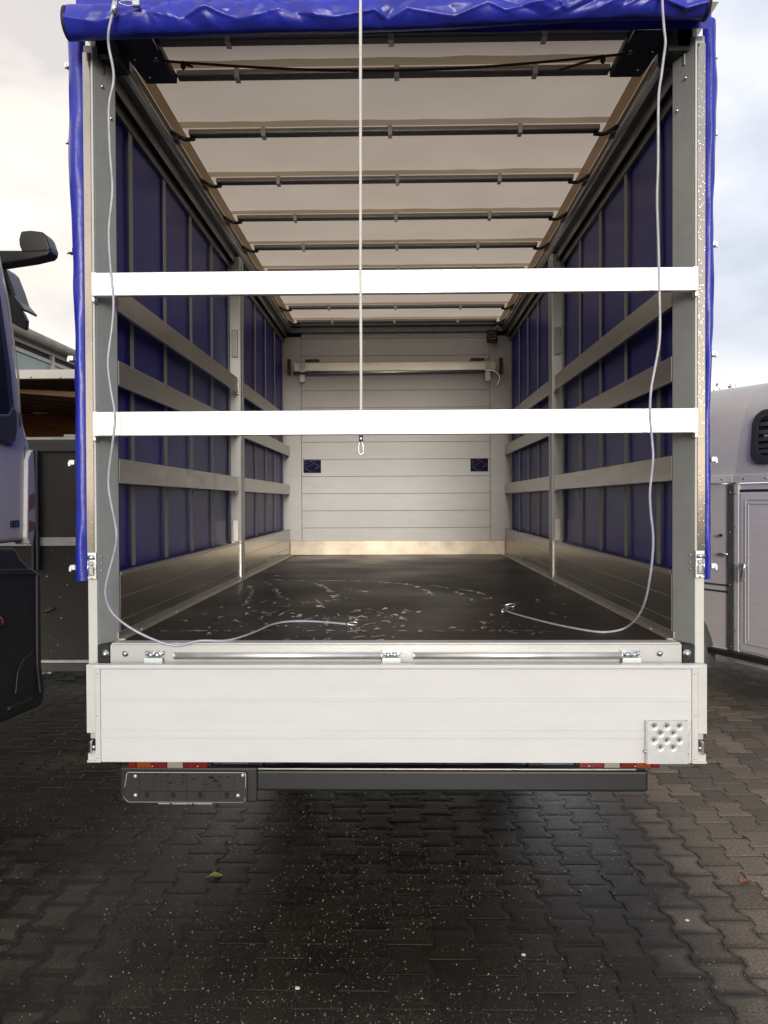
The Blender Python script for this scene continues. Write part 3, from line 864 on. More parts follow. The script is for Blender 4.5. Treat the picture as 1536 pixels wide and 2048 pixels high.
for u, x in ((0, ROLL0.x - 0.002), (1, ROLL1.x + 0.002)):
    MB().lathe((x, 3.07, ROLL0.z + (ROLL1.z - ROLL0.z) * u), (-1 if u == 0 else 1, 0, 0), [(-0.004, 0.059), (0.008, 0.061), (0.012, 0.052), (0.010, 0.02)], 24).build('roll_end', M['tarp_edge'], roll, smooth=True)
va = MB(); rows = []
for i in range(81):
    x = CX - 1.235 + 2.47 * i / 80
    rows.append([(x, 3.135 + 0.010 * noise.noise((x * 4, z * 5, 3)), z) for z in [3.42 + 0.045 * k for k in range(8)]] + [(x, 3.20, 3.76), (x, 3.4, 3.77)])
va.grid(rows)
part('tarp_valance', va, 'tarp', smooth=True, recalc=False)

# ---- rear insert bars
for z0, z1 in ((2.420, 2.512), (1.865, 1.961)):
    b = part('insert_bar', MB().box(CX - 1.187, CX + 1.180, 3.160, 3.188, z0, z1), 'alu_bar', bevel=0.003)
    for s in (-1, 1):
        xe = CX + s * 1.1835
        MB().box(xe - 0.010, xe + 0.010, 3.156, 3.192, z0 - 0.001, z1 + 0.001).build('end_cap', M['alu'], b, bevel=0.002)
        part('bar_hook', MB().box(CX + s * 1.188, CX + s * 1.200, 3.175, 3.210, z0 - 0.018, z0 + 0.02), 'alu', bevel=0.002)

# ---- front wall
fw = empty('front_wall', (CX, YB, ZF), truck)
MB().box(CX - 1.30, CX + 1.30, YB + 0.0225, YB + 0.05, ZF - 0.1, 3.52).build('backing_sheet', M['dark_gap'], fw)
PX0, PX1 = CX - 1.020, CX + 0.990
zj = [1.1815 + 0.1375]
while zj[-1] < 3.30:
    zj.append(zj[-1] + 0.1838)
zs = [1.16] + zj + [3.47]
for z0, z1 in zip(zs[:-1], zs[1:]):
    MB().box(PX0, PX1, YB + 0.001, YB + 0.02, z0 + 0.0018, z1 - 0.0018).build('plank', M['wall'], fw, bevel=0.0018)
for s, xa, xb in ((-1, CX - 1.235, PX0 - 0.004), (1, PX1 + 0.004, CX + 1.235)):
    c = MB().box(xa, xb, YB - 0.004, YB + 0.02, 1.10, 3.36).box(xa + (0.0 if s > 0 else 0.03), xb - (0.03 if s > 0 else 0.0), YB - 0.010, YB - 0.0045, 1.19, 3.35)
    c.build('corner_column', M['wall'], fw, bevel=0.004)
MB().box(CX - 1.14, CX + 1.14, YB - 0.03, YB + 0.018, 3.40, 3.452).box(CX - 1.10, CX + 1.10, YB - 0.045, YB - 0.005, 3.468, 3.50).build('head_beam', M['rail'], fw, bevel=0.004)
kp = MB().box(CX - HWI + 0.002, CX + HWI - 0.002, YB - 0.022, YB - 0.006, ZF + 0.002, 1.181)
kp_o = kp.build('kick_plate', M['kick'], fw, bevel=0.002)
for k in range(14):
    MB().dome((CX - 1.0 + k * 0.155, YB - 0.022, 1.170), (0, -1, 0), 0.006, 0.003, 8).build('rivet', M['alu_slat'], fw, smooth=True)
# load bar clamped across the wall
lb = part('load_bar', MB().box(CX - 1.09, CX + 1.05, YB - 0.075, YB - 0.045, 2.985, 3.075), 'alu_slat', bevel=0.004)
for s, xb in ((-1, CX - 1.00), (1, CX + 0.96)):
    MB().box(xb - 0.028, xb + 0.028, YB - 0.085, YB - 0.0765, 2.87, 3.085).build('bar_bracket', M['bow'], lb, bevel=0.002)
    MB().hexa([(xb - s * 0.03, YB - 0.085, 3.083), (xb - s * 0.19, YB - 0.085, 3.083), (xb - s * 0.19, YB - 0.06, 3.083), (xb - s * 0.03, YB - 0.06, 3.083),
               (xb - s * 0.03, YB - 0.085, 3.108), (xb - s * 0.17, YB - 0.085, 3.112), (xb - s * 0.17, YB - 0.06, 3.112), (xb - s * 0.03, YB - 0.06, 3.108)]).build('bar_lever', M['black'], lb, bevel=0.003)
    MB().tube([(xb, YB - 0.07, 3.086), (xb, YB - 0.07, 3.116)], 0.012, 10).build('bar_pivot', M['zinc'], lb, smooth=True)
    MB().box(xb + s * 0.125, xb + s * 0.155, YB - 0.11, YB - 0.03, 2.95, 3.11).build('bar_shoe', M['black'], lb, bevel=0.004)

# instruction stickers
for xs0 in (607, 941):
    a = at_y(xs0, 946 if xs0 == 607 else 943, YB - 0.001)
    w_, h_ = 0.188, 0.140
    stk = part('sticker', MB().box(a.x, a.x + w_, YB - 0.0025, YB - 0.0005, a.z, a.z + h_), 'sticker')
    def ln(u0, v0, u1, v1, t=0.0022):
        p, q = Vector((a.x + u0 * w_, a.z + v0 * h_)), Vector((a.x + u1 * w_, a.z + v1 * h_))
        nrm = (q - p).normalized(); nrm = Vector((-nrm.y, nrm.x)) * t
        lm.add([(p.x + nrm.x, YB - 0.0030, p.y + nrm.y), (q.x + nrm.x, YB - 0.0030, q.y + nrm.y), (q.x - nrm.x, YB - 0.0030, q.y - nrm.y), (p.x - nrm.x, YB - 0.0030, p.y - nrm.y)], [(0, 1, 2, 3)])
    lm = MB()
    ln(0.10, 0.98, 0.10, 0.34, 0.003); ln(0.10, 0.34, 0.50, 0.04, 0.003); ln(0.24, 0.45, 0.62, 0.76); ln(0.62, 0.76, 0.95, 0.50); ln(0.62, 0.76, 0.62, 0.98)
    ln(0.33, 0.88, 0.54, 0.88, 0.004); ln(0.70, 0.32, 0.86, 0.48, 0.005); ln(0.50, 0.04, 0.66, 0.18, 0.0015); ln(0.14, 0.74, 0.28, 0.74, 0.0016); ln(0.24, 0.45, 0.22, 0.30, 0.0016)
    lm.build('diagram_print', M['sticker_line'], stk, recalc=False)

# work lamp in the far corner
la = at_y(984, 671, YB - 0.10)
wlamp = empty('work_lamp', (la.x, la.y, la.z), truck)
MB().box(la.x - 0.055, la.x + 0.055, la.y - 0.03, la.y + 0.03, la.z - 0.075, la.z + 0.06).build('lamp_housing', M['black'], wlamp, bevel=0.012, seg=3)
MB().lathe((la.x, la.y - 0.031, la.z - 0.012), (0, -1, 0), [(0, 0.045), (0.004, 0.043), (0.005, 0.0)], 20).build('lamp_lens', M['glass'], wlamp)
for k in range(9):
    aa = k * math.pi / 4; rr = 0.032 if k < 8 else 0.0
    MB().dome((la.x + rr * math.cos(aa), la.y - 0.036, la.z - 0.012 + rr * math.sin(aa)), (0, -1, 0), 0.0085, 0.004, 8).build('led', M['clearlens'], wlamp, smooth=True)
MB().tube(smooth_path([(la.x + 0.03, la.y, la.z + 0.06), (la.x + 0.06, la.y, la.z + 0.10), (la.x + 0.10, la.y, la.z + 0.04)], 5), 0.007, 8).build('lamp_bracket', M['rail_tube'], wlamp, smooth=True)

# ---- sill beam with hinges, grab tubes and bolts
sill = part('sill_beam', MB().box(CX - 1.146, CX + 1.146, YF, YF + 0.10, 0.935, 1.026).box(CX - 1.14, CX + 1.14, YF - 0.003, YF + 0.06, 1.0265, 1.034), 'sill', bevel=0.002)
for (px0, px1) in ((350, 763), (828, 1243)):
    a, b = at_y(px0, 1312, YF - 0.022), at_y(px1, 1311, YF - 0.022)
    MB().tube([(a.x, a.y, 0.986), (b.x, b.y, 0.986)], 0.0135, 14).build('grab_tube', M['alu_bar'], sill, smooth=True)
    for e in (a, b):
        MB().lathe((e.x, e.y, 0.986), (1, 0, 0), [(-0.002, 0.0145), (0.002, 0.0145)], 14).build('tube_cap', M['alu'], sill)
    MB().box(a.x, b.x, YF - 0.020, YF + 0.002, 0.993, 0.998).build('tube_ledge', M['sill'], sill)
for px in (308, 783, 1262):
    c = at_y(px, 1315, YF - 0.02)
    hg = empty('tailgate_hinge', (c.x, c.y, 0.96), truck)
    MB().box(c.x - 0.038, c.x + 0.038, YF - 0.012, YF - 0.002, 0.985, 1.006).build('hinge_leaf', M['zinc'], hg, bevel=0.002)
    MB().box(c.x - 0.037, c.x + 0.037, YF - 0.034, YF - 0.024, 0.950, 0.979).build('hinge_plate', M['zincwhite'], hg, bevel=0.002)
    for q in (-1, 1):
        MB().tube([(c.x + q * 0.002, YF - 0.022, 0.990), (c.x + q * 0.024, YF - 0.022, 0.990)], 0.0095, 12).build('hinge_knuckle', M['zinc'], hg, smooth=True)
        MB().dome((c.x + q * 0.031, YF - 0.012, 0.993), (0, -1, 0), 0.006, 0.005, 8).build('hinge_bolt', M['zinc'], hg, smooth=True)
for px in (251, 1319):
    c = at_y(px, 1306, YF)
    MB().lathe((c.x, YF - 0.0005, 0.991), (0, -1, 0), [(0, 0.0125), (0.004, 0.012)], 14).dome((c.x, YF - 0.004, 0.991), (0, -1, 0), 0.009, 0.008, 12).build('bolt', M['zinc'], sill, smooth=True)

# ---- lowered tailgate
YT = 3.10
TX0, TX1, TZ0, TZ1 = CX - 1.203, CX + 1.206, 0.583, 0.968
tg = empty('tailgate', (CX, YT, TZ0), truck)
IX0, IX1 = TX0 + 0.055, TX1 - 0.058
panel_z = [TZ0 + 0.001, 0.677, 0.835, TZ1 - 0.020]
cuts = [(TZ0 + 0.001, 0.6795), (0.6795, 0.7105), (0.7105, 0.8245), (0.8245, 0.8345), (0.8345, TZ1 - 0.019)]
for k, (z0, z1) in enumerate(cuts):
    pr = -0.0014 if k % 2 else 0.0
    MB().box(IX0, IX1, YT + pr, YT + 0.025, z0 + 0.0001, z1 - 0.0001).build('tailgate_panel', M['white'], tg, bevel=0.0006, seg=1)
MB().box(TX0 + 0.030, TX1 - 0.022, YT - 0.006, YT + 0.030, TZ1 - 0.017, TZ1 - 0.002).build('top_lip', M['white'], tg, bevel=0.002)
for s, xa, xb in ((-1, TX0, IX0 - 0.001), (1, IX1 + 0.001, TX1)):
    xo = xa if s < 0 else xb              # outer edge
    xi_ = xb if s < 0 else xa
    hz0, hz1 = TZ0 + 0.010, TZ0 + 0.117    # latch opening
    pts = [(xi_, TZ0), (xo, TZ0), (xo, TZ0 + 0.028), (xo - s * 0.012, TZ0 + 0.040), (xo - s * 0.012, TZ0 + 0.088), (xo, TZ0 + 0.090), (xo, TZ1), (xi_, TZ1)]
    hole = [(xo - s * 0.004, hz1), (xo - s * 0.034, hz1), (xo - s * 0.034, hz0), (xo - s * 0.004, hz0)]
    cap = MB()
    cap.prism('y', [(xi_, TZ0), (xo - s * 0.034, TZ0), (xo - s * 0.034, TZ1 - 0.001), (xi_, TZ1 - 0.001)], YT - 0.004, YT + 0.028)
    cap.prism('y', [(xo - s * 0.0338, hz1), (xo, hz1 - 0.001), (xo, TZ1 - 0.001), (xo - s * 0.0338, TZ1 - 0.001)], YT - 0.004, YT + 0.028)
    cap.prism('y', [(xo - s * 0.0338, TZ0), (xo, TZ0), (xo, TZ0 + 0.030), (xo - s * 0.010, TZ0 + 0.042), (xo - s * 0.0338, TZ0 + 0.042)], YT + 0.006, YT + 0.028)
    cap.prism('y', [(xo - s * 0.0338, TZ0), (xo, TZ0), (xo, TZ0 + 0.008), (xo - s * 0.0338, TZ0 + 0.008)], YT - 0.004, YT + 0.0055)
    ec = cap.build('end_profile', M['white_post'], tg, bevel=0.0012)
    MB().box(xo - s * 0.0335, xo - s * 0.006, YT + 0.020, YT + 0.027, TZ0 + 0.088, hz1 - 0.001).build('pocket_back', M['sill'], tg)
    MB().box(xo - s * 0.022, xo - s * 0.013, YT - 0.012, YT + 0.010, TZ0 + 0.036, TZ0 + 0.086).build('latch_bar', M['zinc'], tg, bevel=0.003)
    MB().tube([(xo - s * 0.033, YT + 0.0, TZ0 + 0.060), (xo - s * 0.018, YT + 0.0, TZ0 + 0.060)], 0.006, 10).build('latch_pin', M['zinc'], tg, smooth=True)
    for zr in (TZ1 - 0.034, 0.770, TZ0 + 0.020):
        MB().dome((xi_ + s * 0.012, YT - 0.004, zr), (0, -1, 0), 0.0045, 0.003, 8).build('rivet', M['zinc'], tg, smooth=True)

# fold-out step with punched holes
p0, p1 = at_y(1293, 1442, YT - 0.02), at_y(1377, 1528, YT - 0.02)
SX0, SX1, SZ0, SZ1 = p0.x, p1.x, p1.z, p0.z
step = empty('fold_step', (SX0, YT, SZ0), truck)
def step_plate():
    mb = MB()
    N = 40
    holes = []
    for r_, (vz, us) in enumerate([(0.875, (0.17, 0.50, 0.83)), (0.71, (0.335, 0.665)), (0.545, (0.17, 0.50, 0.83)), (0.38, (0.335, 0.665))]):
        holes += [(SX0 + 0.004 + u * (SX1 - SX0 - 0.014), SZ0 + vz * (SZ1 - SZ0)) for u in us]
    rows = []
    for i in range(2 * N + 1):
        row = []
        for j in range(2 * N + 1):
            x = SX0 + 0.004 + (SX1 - SX0 - 0.006) * i / (2 * N); z = SZ0 + (SZ1 - SZ0) * j / (2 * N)
            d = min(math.hypot(x - hx, z - hz) for hx, hz in holes)
            y = YT - 0.020
            if d < 0.0145:
                y += 0.0080 * (0.5 + 0.5 * math.cos(math.pi * d / 0.0145))
            row.append((x, y, z))
        rows.append(row)
    mb.grid(rows)
    return mb, holes
mb, holes = step_plate()
mb.build('step_plate', M['zinc'] if False else mat('galvanised_step', (0.66, 0.69, 0.71), 0.36, 0.55, var=0.08, vscale=30), step, smooth=True, recalc=False)
for hx, hz in holes:
    MB().lathe((hx, YT - 0.0150, hz), (0, 1, 0), [(0, 0.0066), (0.001, 0.0066), (0.0012, 0.0)], 16).build('punched_hole', mat('hole_dark', (0.10, 0.105, 0.11), 0.5, 0.3) if 'hole' not in M else M['hole'], step)
    M.setdefault('hole', bpy.data.materials['hole_dark'])
MB().prism('x', [(YT - 0.0195, SZ0), (YT - 0.0195, SZ1), (YT - 0.001, SZ1 + 0.0), (YT - 0.001, SZ0)], SX0, SX0 + 0.0035).prism('x', [(YT - 0.0195, SZ0), (YT - 0.0195, SZ1 - 0.002), (YT - 0.001, SZ1), (YT - 0.001, SZ0)], SX1 - 0.0015, SX1 + 0.002).build('step_cheek', M['alu'], step)
MB().dome((SX0 - 0.001, YT - 0.012, SZ0 + 0.045), (-1, 0, 0), 0.008, 0.007, 10).build('step_pivot', M['zinc'], step, smooth=True)

# ---- bumper bar, number plate carrier, tail lights, chassis and rear wheels
YBU = 3.40
b0, b1 = at_y(410, 1540, YBU), at_y(1297, 1585, YBU)
bump = part('bumper_bar', MB().box(b0.x - 0.30, b1.x, YBU, YBU + 0.09, b1.z, b0.z), 'bumper', bevel=0.012, seg=3)
MB().box(b0.x + 0.13, b1.x - 0.05, YBU + 0.006, YBU + 0.014, b0.z + 0.001, b0.z + 0.006).build('bumper_ridge', M['alu_slat'], bump)
pa, pb = at_y(247, 1543, YBU - 0.03), at_y(495, 1606, YBU - 0.03)
plate = empty('plate_carrier', (pa.x, YBU - 0.03, pb.z), truck)
M['carrier'] = mat('plate_carrier_plastic', (0.022, 0.024, 0.024), 0.4)
M['carrier_rib'] = mat('plate_carrier_recess', (0.003, 0.003, 0.003), 0.7)
MB().prism('y', [(pa.x + 0.020, pb.z), (pb.x - 0.012, pb.z), (pb.x, pb.z + 0.014), (pb.x, pa.z - 0.012), (pb.x - 0.008, pa.z), (pa.x + 0.022, pa.z), (pa.x + 0.010, pa.z - 0.012), (pa.x + 0.002, pb.z + 0.030)], YBU - 0.032, YBU - 0.020).build('carrier_board', M['carrier'], plate, bevel=0.002)
MB().box(pa.x - 0.02, pb.x + 0.04, YBU - 0.018, YBU - 0.002, pb.z - 0.002, pa.z + 0.014).build('backing_board', M['black_plate'], plate, bevel=0.012, seg=3)
pw, ph = pb.x - pa.x, pa.z - pb.z
def prel(u, v, y=0.0):
    return (pa.x + u * pw, YBU - 0.0335 - y, pb.z + v * ph)
MB().tube([prel(0.010, 0.50), prel(0.030, 0.94), prel(0.045, 0.985), prel(0.975, 0.985), prel(0.988, 0.955), prel(0.986, 0.50)], 0.0016, 6).build('carrier_rim', M['print'], plate, smooth=True)
MB().tube([prel(0.0, 0.22), prel(0.028, 0.06), prel(0.05, 0.03), prel(0.96, 0.03), prel(0.985, 0.08), prel(0.975, 0.20)], 0.0013, 6).build('carrier_rim', M['bow'], plate, smooth=True)
rb = MB()
for u in (0.13, 0.245, 0.36, 0.51, 0.655, 0.775, 0.895):
    rb.box(prel(u, 0)[0] - 0.0008, prel(u, 0)[0] + 0.0008, YBU - 0.0335, YBU - 0.0318, prel(0, 0.12)[2], prel(0, 0.94)[2])
rb.box(prel(0.13, 0)[0], prel(0.93, 0)[0], YBU - 0.0335, YBU - 0.0318, prel(0, 0.365)[2], prel(0, 0.385)[2])
for u in (0.19, 0.40, 0.62, 0.835):
    rb.box(prel(u, 0)[0] - 0.008, prel(u, 0)[0] + 0.008, YBU - 0.038, YBU - 0.0318, prel(0, 0.17)[2], prel(0, 0.33)[2])
random.seed(3)
for _ in range(46):
    u = random.choice((random.uniform(0.26, 0.36), random.uniform(0.66, 0.78), random.uniform(0.06, 0.94))); v = random.uniform(0.45, 0.9)
    rb.box(prel(u, 0)[0], prel(u, 0)[0] + random.choice((0.002, 0.012)), YBU - 0.0340, YBU - 0.0318, prel(0, v)[2], prel(0, v)[2] + random.choice((0.0015, 0.007)))
rb.build('carrier_ribs', M['carrier_rib'], plate)
for u, v in ((0.098, 0.865), (0.098, 0.255), (0.965, 0.905), (0.925, 0.255)):
    MB().lathe(prel(u, v, -0.001), (0, -1, 0), [(0, 0.0075), (0.003, 0.0075), (0.006, 0.004), (0.0062, 0.0)], 14).build('carrier_screw', M['clip'], plate, smooth=True)
wd = MB()
for u0, u1 in ((0.282, 0.370), (0.392, 0.520), (0.533, 0.556), (0.570, 0.715)):
    u = u0
    while u < u1:
        q = random.uniform(0.006, 0.012)
        c0 = prel(u, -0.005)
        wd.box(c0[0], c0[0] + q * pw * 0.72, c0[1] - 0.0004, c0[1] + 0.0015, c0[2] - random.uniform(0.0030, 0.0042), c0[2])
        u += q
wd.build('lettering', M['print'], plate)

def tail_light(px0, px1, mirror):
    a, b = at_y(px0, 1537, 3.36), at_y(px1, 1537, 3.36)
    t = empty('tail_light', (a.x, 3.36, a.z), truck)
    w_ = b.x - a.x
    z0, z1 = a.z, a.z + 0.11
    MB().box(a.x - 0.004, b.x + 0.004, 3.385, 3.44, z0 - 0.004, z1 + 0.004).build('lamp_body', M['black'], t, bevel=0.006)
    segs = [(0.0, 0.10, 'red'), (0.10, 0.29, 'amber'), (0.29, 0.48, 'red'), (0.48, 0.68, 'clearlens'), (0.68, 0.985, 'red')]
    for u0, u1, m_ in segs:
        if mirror: u0, u1 = 1 - u1, 1 - u0
        MB().hexa([(a.x + u0 * w_ + 0.001, 3.36, z0 + 0.002), (a.x + u1 * w_ - 0.001, 3.36, z0 + 0.002), (a.x + u1 * w_ - 0.001, 3.384, z0), (a.x + u0 * w_ + 0.001, 3.384, z0),
                   (a.x + u0 * w_ + 0.001, 3.36, z1), (a.x + u1 * w_ - 0.001, 3.36, z1), (a.x + u1 * w_ - 0.001, 3.384, z1), (a.x + u0 * w_ + 0.001, 3.384, z1)]).build('lens', M[m_], t, bevel=0.003)
    for u in (0.30, 0.86):
        if mirror: u = 1 - u
        MB().dome((a.x + u * w_, 3.3595, z0 + 0.010), (0, -1, 0), 0.003, 0.002, 8).build('lens_screw', M['clip'], t)
tail_light(256, 418, False)
tail_light(1155, 1320, True)

ch = MB()
for s in (-1, 1):
    ch.box(CX + s * 0.36, CX + s * 0.44, 3.50, 9.6, 0.55, 0.75)
for y in (3.5, 4.3, 5.2, 6.1, 7.0, 7.9):
    ch.box(CX - 1.12, CX + 1.12, y, y + 0.06, 0.80, 0.93)
for s in (-1, 1):
    ch.box(CX + s * 0.58, CX + s * 0.64, 3.47, 3.55, 0.40, 0.80)
ch.box(CX - 1.16, CX + 1.16, 3.31, 8.6, 0.931, 0.998)
part('chassis_frame', ch, 'chassis')
for s in (-1, 1):
    wc = Vector((CX + s * 0.86, 6.35, 0.36))
    w_ = empty('rear_wheel', wc, truck)
    MB().lathe(wc - Vector((0.13, 0, 0)), (1, 0, 0), [(0, 0.23), (0.0, 0.32), (0.03, 0.355), (0.23, 0.355), (0.26, 0.32), (0.26, 0.23)], 36).build('tyre', M['rubber'], w_, smooth=False)
    MB().lathe(wc - Vector((0.10, 0, 0)), (1, 0, 0), [(0, 0.05), (0.02, 0.20), (0.0, 0.229), (0.20, 0.229), (0.18, 0.20), (0.20, 0.05)], 28).build('rim', M['galv'], w_)
    part('mudguard', MB().tube([(CX + s * 0.86, 6.35 + 0.45 * math.cos(a), 0.36 + 0.45 * math.sin(a)) for a in [k * math.pi / 12 for k in range(13)]], 0.02, 6), 'black')
# the cab of this truck, ahead of the body
cab2 = MB().prism('x', [(8.75, 0.5), (11.3, 0.5), (11.4, 1.3), (10.6, 1.5), (10.1, 2.3), (8.75, 2.35)], CX - 0.98, CX + 0.98)
part('cab', cab2, 'signwhite', bevel=0.08, seg=4)

# ---- water standing in beads on the wet floor, too many to count
wb = MB()
random.seed(21)
def bead(c, lx, ly, rz):
    n = 12
    ph_ = random.random() * 6.28
    ro, rm = [], []
    for k in range(n):
        a = 2 * math.pi * k / n
        q = 1 + 0.38 * math.sin(2 * a + ph_) + 0.22 * math.sin(3 * a + ph_ * 2) + random.uniform(-0.12, 0.12)
        x, y = lx * q * math.cos(a), ly * q * math.sin(a)
        X, Y = x * math.cos(rz) - y * math.sin(rz), x * math.sin(rz) + y * math.cos(rz)
        ro.append((c.x + X, c.y + Y, ZF + 0.0004)); rm.append((c.x + X * 0.72, c.y + Y * 0.72, ZF + 0.0016))
    k0 = len(wb.v)
    wb.v += ro + rm + [(c.x, c.y, ZF + 0.0020)]
    for k in range(n):
        j = (k + 1) % n
        wb.f.append((k0 + k, k0 + j, k0 + n + j, k0 + n + k)); wb.f.append((k0 + n + k, k0 + n + j, k0 + 2 * n))
arcs = [[(520, 1158), (610, 1163), (655, 1178), (672, 1200)], [(535, 1160), (650, 1161), (760, 1164), (830, 1172), (868, 1192)],
        [(860, 1170), (905, 1180), (950, 1204)], [(905, 1177), (960, 1186), (1012, 1212)], [(685, 1176), (735, 1184)],
        [(500, 1170), (502, 1190), (490, 1210)], [(530, 1162), (552, 1182), (556, 1196)], [(590, 1205), (640, 1205), (676, 1202)], [(300, 1263), (420, 1262), (620, 1262), (900, 1262), (1100, 1262)]]
for arc in arcs:
    P = [at_z(px, py, ZF) for px, py in arc]
    path = smooth_path(P, 14)
    for q in range(1, len(path)):
        if random.random() < 0.62:
            d = path[q] - path[q - 1]
            bead(path[q] + Vector((random.uniform(-1, 1) * 0.008, random.uniform(-1, 1) * 0.012, 0)), d.length * random.uniform(0.2, 0.6) + 0.004, random.uniform(0.008, 0.024), math.atan2(d.y, d.x))
for _ in range(640):
    px = random.gauss(740, 190); py = 1190 + random.random() * 96
    if not 330 < px < 1180: continue
    c = at_z(px, py, ZF)
    if abs(c.x - CX) > 1.05 or c.y < YF + 0.05: continue
    if noise.noise((c.x * 2.5, c.y * 1.6, 7.7)) < -0.05: continue
    big = random.random() ** 3
    bead(c, 0.0025 + 0.011 * big, 0.006 + 0.036 * big, random.uniform(-0.5, 0.5))
for (px, py, lx, ly) in ((728, 1183, 0.03, 0.012), (655, 1201, 0.022, 0.008), (640, 1213, 0.02, 0.03), (533, 1228, 0.03, 0.03), (597, 1232, 0.028, 0.02), (770, 1242, 0.02, 0.012), (705, 1263, 0.03, 0.012), (905, 1256, 0.035, 0.010), (555, 1152, 0.04, 0.012), (638, 1205, 0.008, 0.05), (716, 1221, 0.02, 0.014), (838, 1224, 0.018, 0.016), (400, 1262, 0.045, 0.014), (985, 1230, 0.02, 0.012)):
    bead(at_z(px, py, ZF), lx * 0.75, ly * 2.2, random.uniform(-0.3, 0.3))
tag(wb.build('water_beads', M['water'], smooth=True, recalc=False), 'beads and streaks of rain water lying on the dark load floor', 'water', kind='stuff')


# ================================================================== CORDS AND ROPES
def carabiner(name, c, d, size, parent, m='zinc'):
    """slim snap hook: a pear shaped closed loop along direction d"""
    d = Vector(d).normalized()
    side = d.cross(Vector((0, 1, 0.35))).normalized()
    pts = []
    for k in range(22):
        a = 2 * math.pi * k / 22
        pts.append(Vector(c) + d * (math.cos(a) * size * 0.5) + side * (math.sin(a) * size * (0.15 + 0.06 * math.cos(a))))
    o = MB().tube(pts, size * 0.045, 7, closed=True).build(name, M[m], parent, smooth=True)
    return o

def floor_at(px, py):
    return at_z(px, py, ZF + 0.007)

# left cord
pts = [at_y(px, py, y) for px, py, y in [(229, 12, 2.985), (222, 40, 2.985), (217, 66, 2.99), (218, 95, 3.01), (226, 135, 3.02), (227, 165, 3.02), (218, 215, 3.03), (220, 300, 3.04), (225, 380, 3.05),
       (218, 455, 3.06), (220, 520, 3.07), (227, 600, 3.08), (224, 655, 3.08), (216, 722, 3.08), (221, 775, 3.085), (230, 830, 3.09), (226, 880, 3.09), (217, 955, 3.10), (221, 1000, 3.10),
       (231, 1050, 3.11), (233, 1080, 3.11), (226, 1115, 3.12), (214, 1160, 3.12), (211, 1190, 3.13), (222, 1222, 3.14), (252, 1250, 3.15), (300, 1276, 3.16), (350, 1291, 3.17)]]
pts += [Vector((at_y(400, 1291, 3.20).x, 3.20, ZF + 0.012))] + [floor_at(px, py) for px, py in [(455, 1281), (505, 1266), (545, 1249), (580, 1243), (630, 1243), (692, 1248)]]
c1 = tag(empty('tarp_cord', pts[0]), 'clear plastic coated cord hanging over the left post and curling onto the floor', 'cord', 'tarp tie cords')
MB().tube(smooth_path(pts, 5), 0.0050, 8).build('cable', M['cord'], c1, smooth=True)
e = floor_at(705, 1249)
carabiner('snap_hook', e + Vector((0, 0, 0.004)), (1, -0.05, 0), 0.05, c1)
MB().tube([pts[0] + Vector((0.004, 0, 0.022)), pts[0] + Vector((-0.004, -0.002, -0.03))], 0.011, 8).build('ferrule', M['zinc'], c1, smooth=True)
carabiner('snap_hook', pts[0] + Vector((0.045, 0.0, 0.010)), (1, 0, -0.1), 0.055, c1)
MB().box(pts[0].x + 0.068, pts[0].x + 0.096, pts[0].y - 0.008, pts[0].y + 0.012, pts[0].z - 0.004, pts[0].z + 0.020).build('eye_plate', M['zinc'], c1, bevel=0.004)
# right cord
pts = [at_y(px, py, y) for px, py, y in [(1324, -40, 2.985), (1325, 10, 2.985), (1328, 55, 3.0), (1331, 85, 3.01), (1328, 110, 3.02), (1323, 150, 3.03), (1317, 200, 3.03), (1316, 330, 3.05), (1314, 400, 3.06), (1317, 500, 3.08),
       (1319, 590, 3.09), (1320, 650, 3.09), (1318, 690, 3.09), (1310, 735, 3.09), (1302, 780, 3.09), (1300, 830, 3.095), (1304, 880, 3.10), (1306, 920, 3.10), (1300, 980, 3.105), (1301, 1020, 3.11), (1306, 1070, 3.12), (1305, 1110, 3.14),
       (1299, 1160, 3.18), (1289, 1205, 3.26)]]
pts += [at_y(1272, 1238, 3.36), at_y(1248, 1257, 3.45)] + [floor_at(px, py) for px, py in [(1215, 1264), (1180, 1262), (1120, 1251), (1062, 1237), (1020, 1225), (1010, 1220)]]
c2 = tag(empty('tarp_cord', pts[0]), 'clear plastic coated cord hanging before the right post and ending on the floor', 'cord', 'tarp tie cords')
MB().tube(smooth_path(pts, 5), 0.0050, 8).build('cable', M['cord'], c2, smooth=True)
e = floor_at(1020, 1213)
carabiner('snap_hook', e + Vector((0, 0, 0.006)), (1, 0.1, 0), 0.055, c2)
MB().tube([floor_at(1004, 1224), floor_at(1014, 1217)], 0.011, 8).build('ferrule', M['zinc'], c2, smooth=True)
# white rope in the middle: before the upper bar, behind the lower bar
pts = [at_y(px, py, y) for px, py, y in [(721, -40, 3.0), (721, 40, 3.0), (721, 120, 3.02), (721, 260, 3.07), (721, 420, 3.115), (721, 566, 3.148), (722, 700, 3.17), (722, 800, 3.196), (722, 870, 3.205)]]
c3 = tag(empty('pull_rope', pts[0]), 'white rope hanging straight down the middle of the opening', 'rope')
MB().tube(smooth_path(pts, 6), 0.0058, 8).build('rope', M['rope'], c3, smooth=True)
e = at_y(722, 894, 3.205)
carabiner('snap_hook', e, (0, 0, -1), 0.06, c3)
MB().tube([at_y(722, 870, 3.205), at_y(722, 884, 3.205)], 0.008, 8).build('ferrule', M['zinc'], c3, smooth=True)
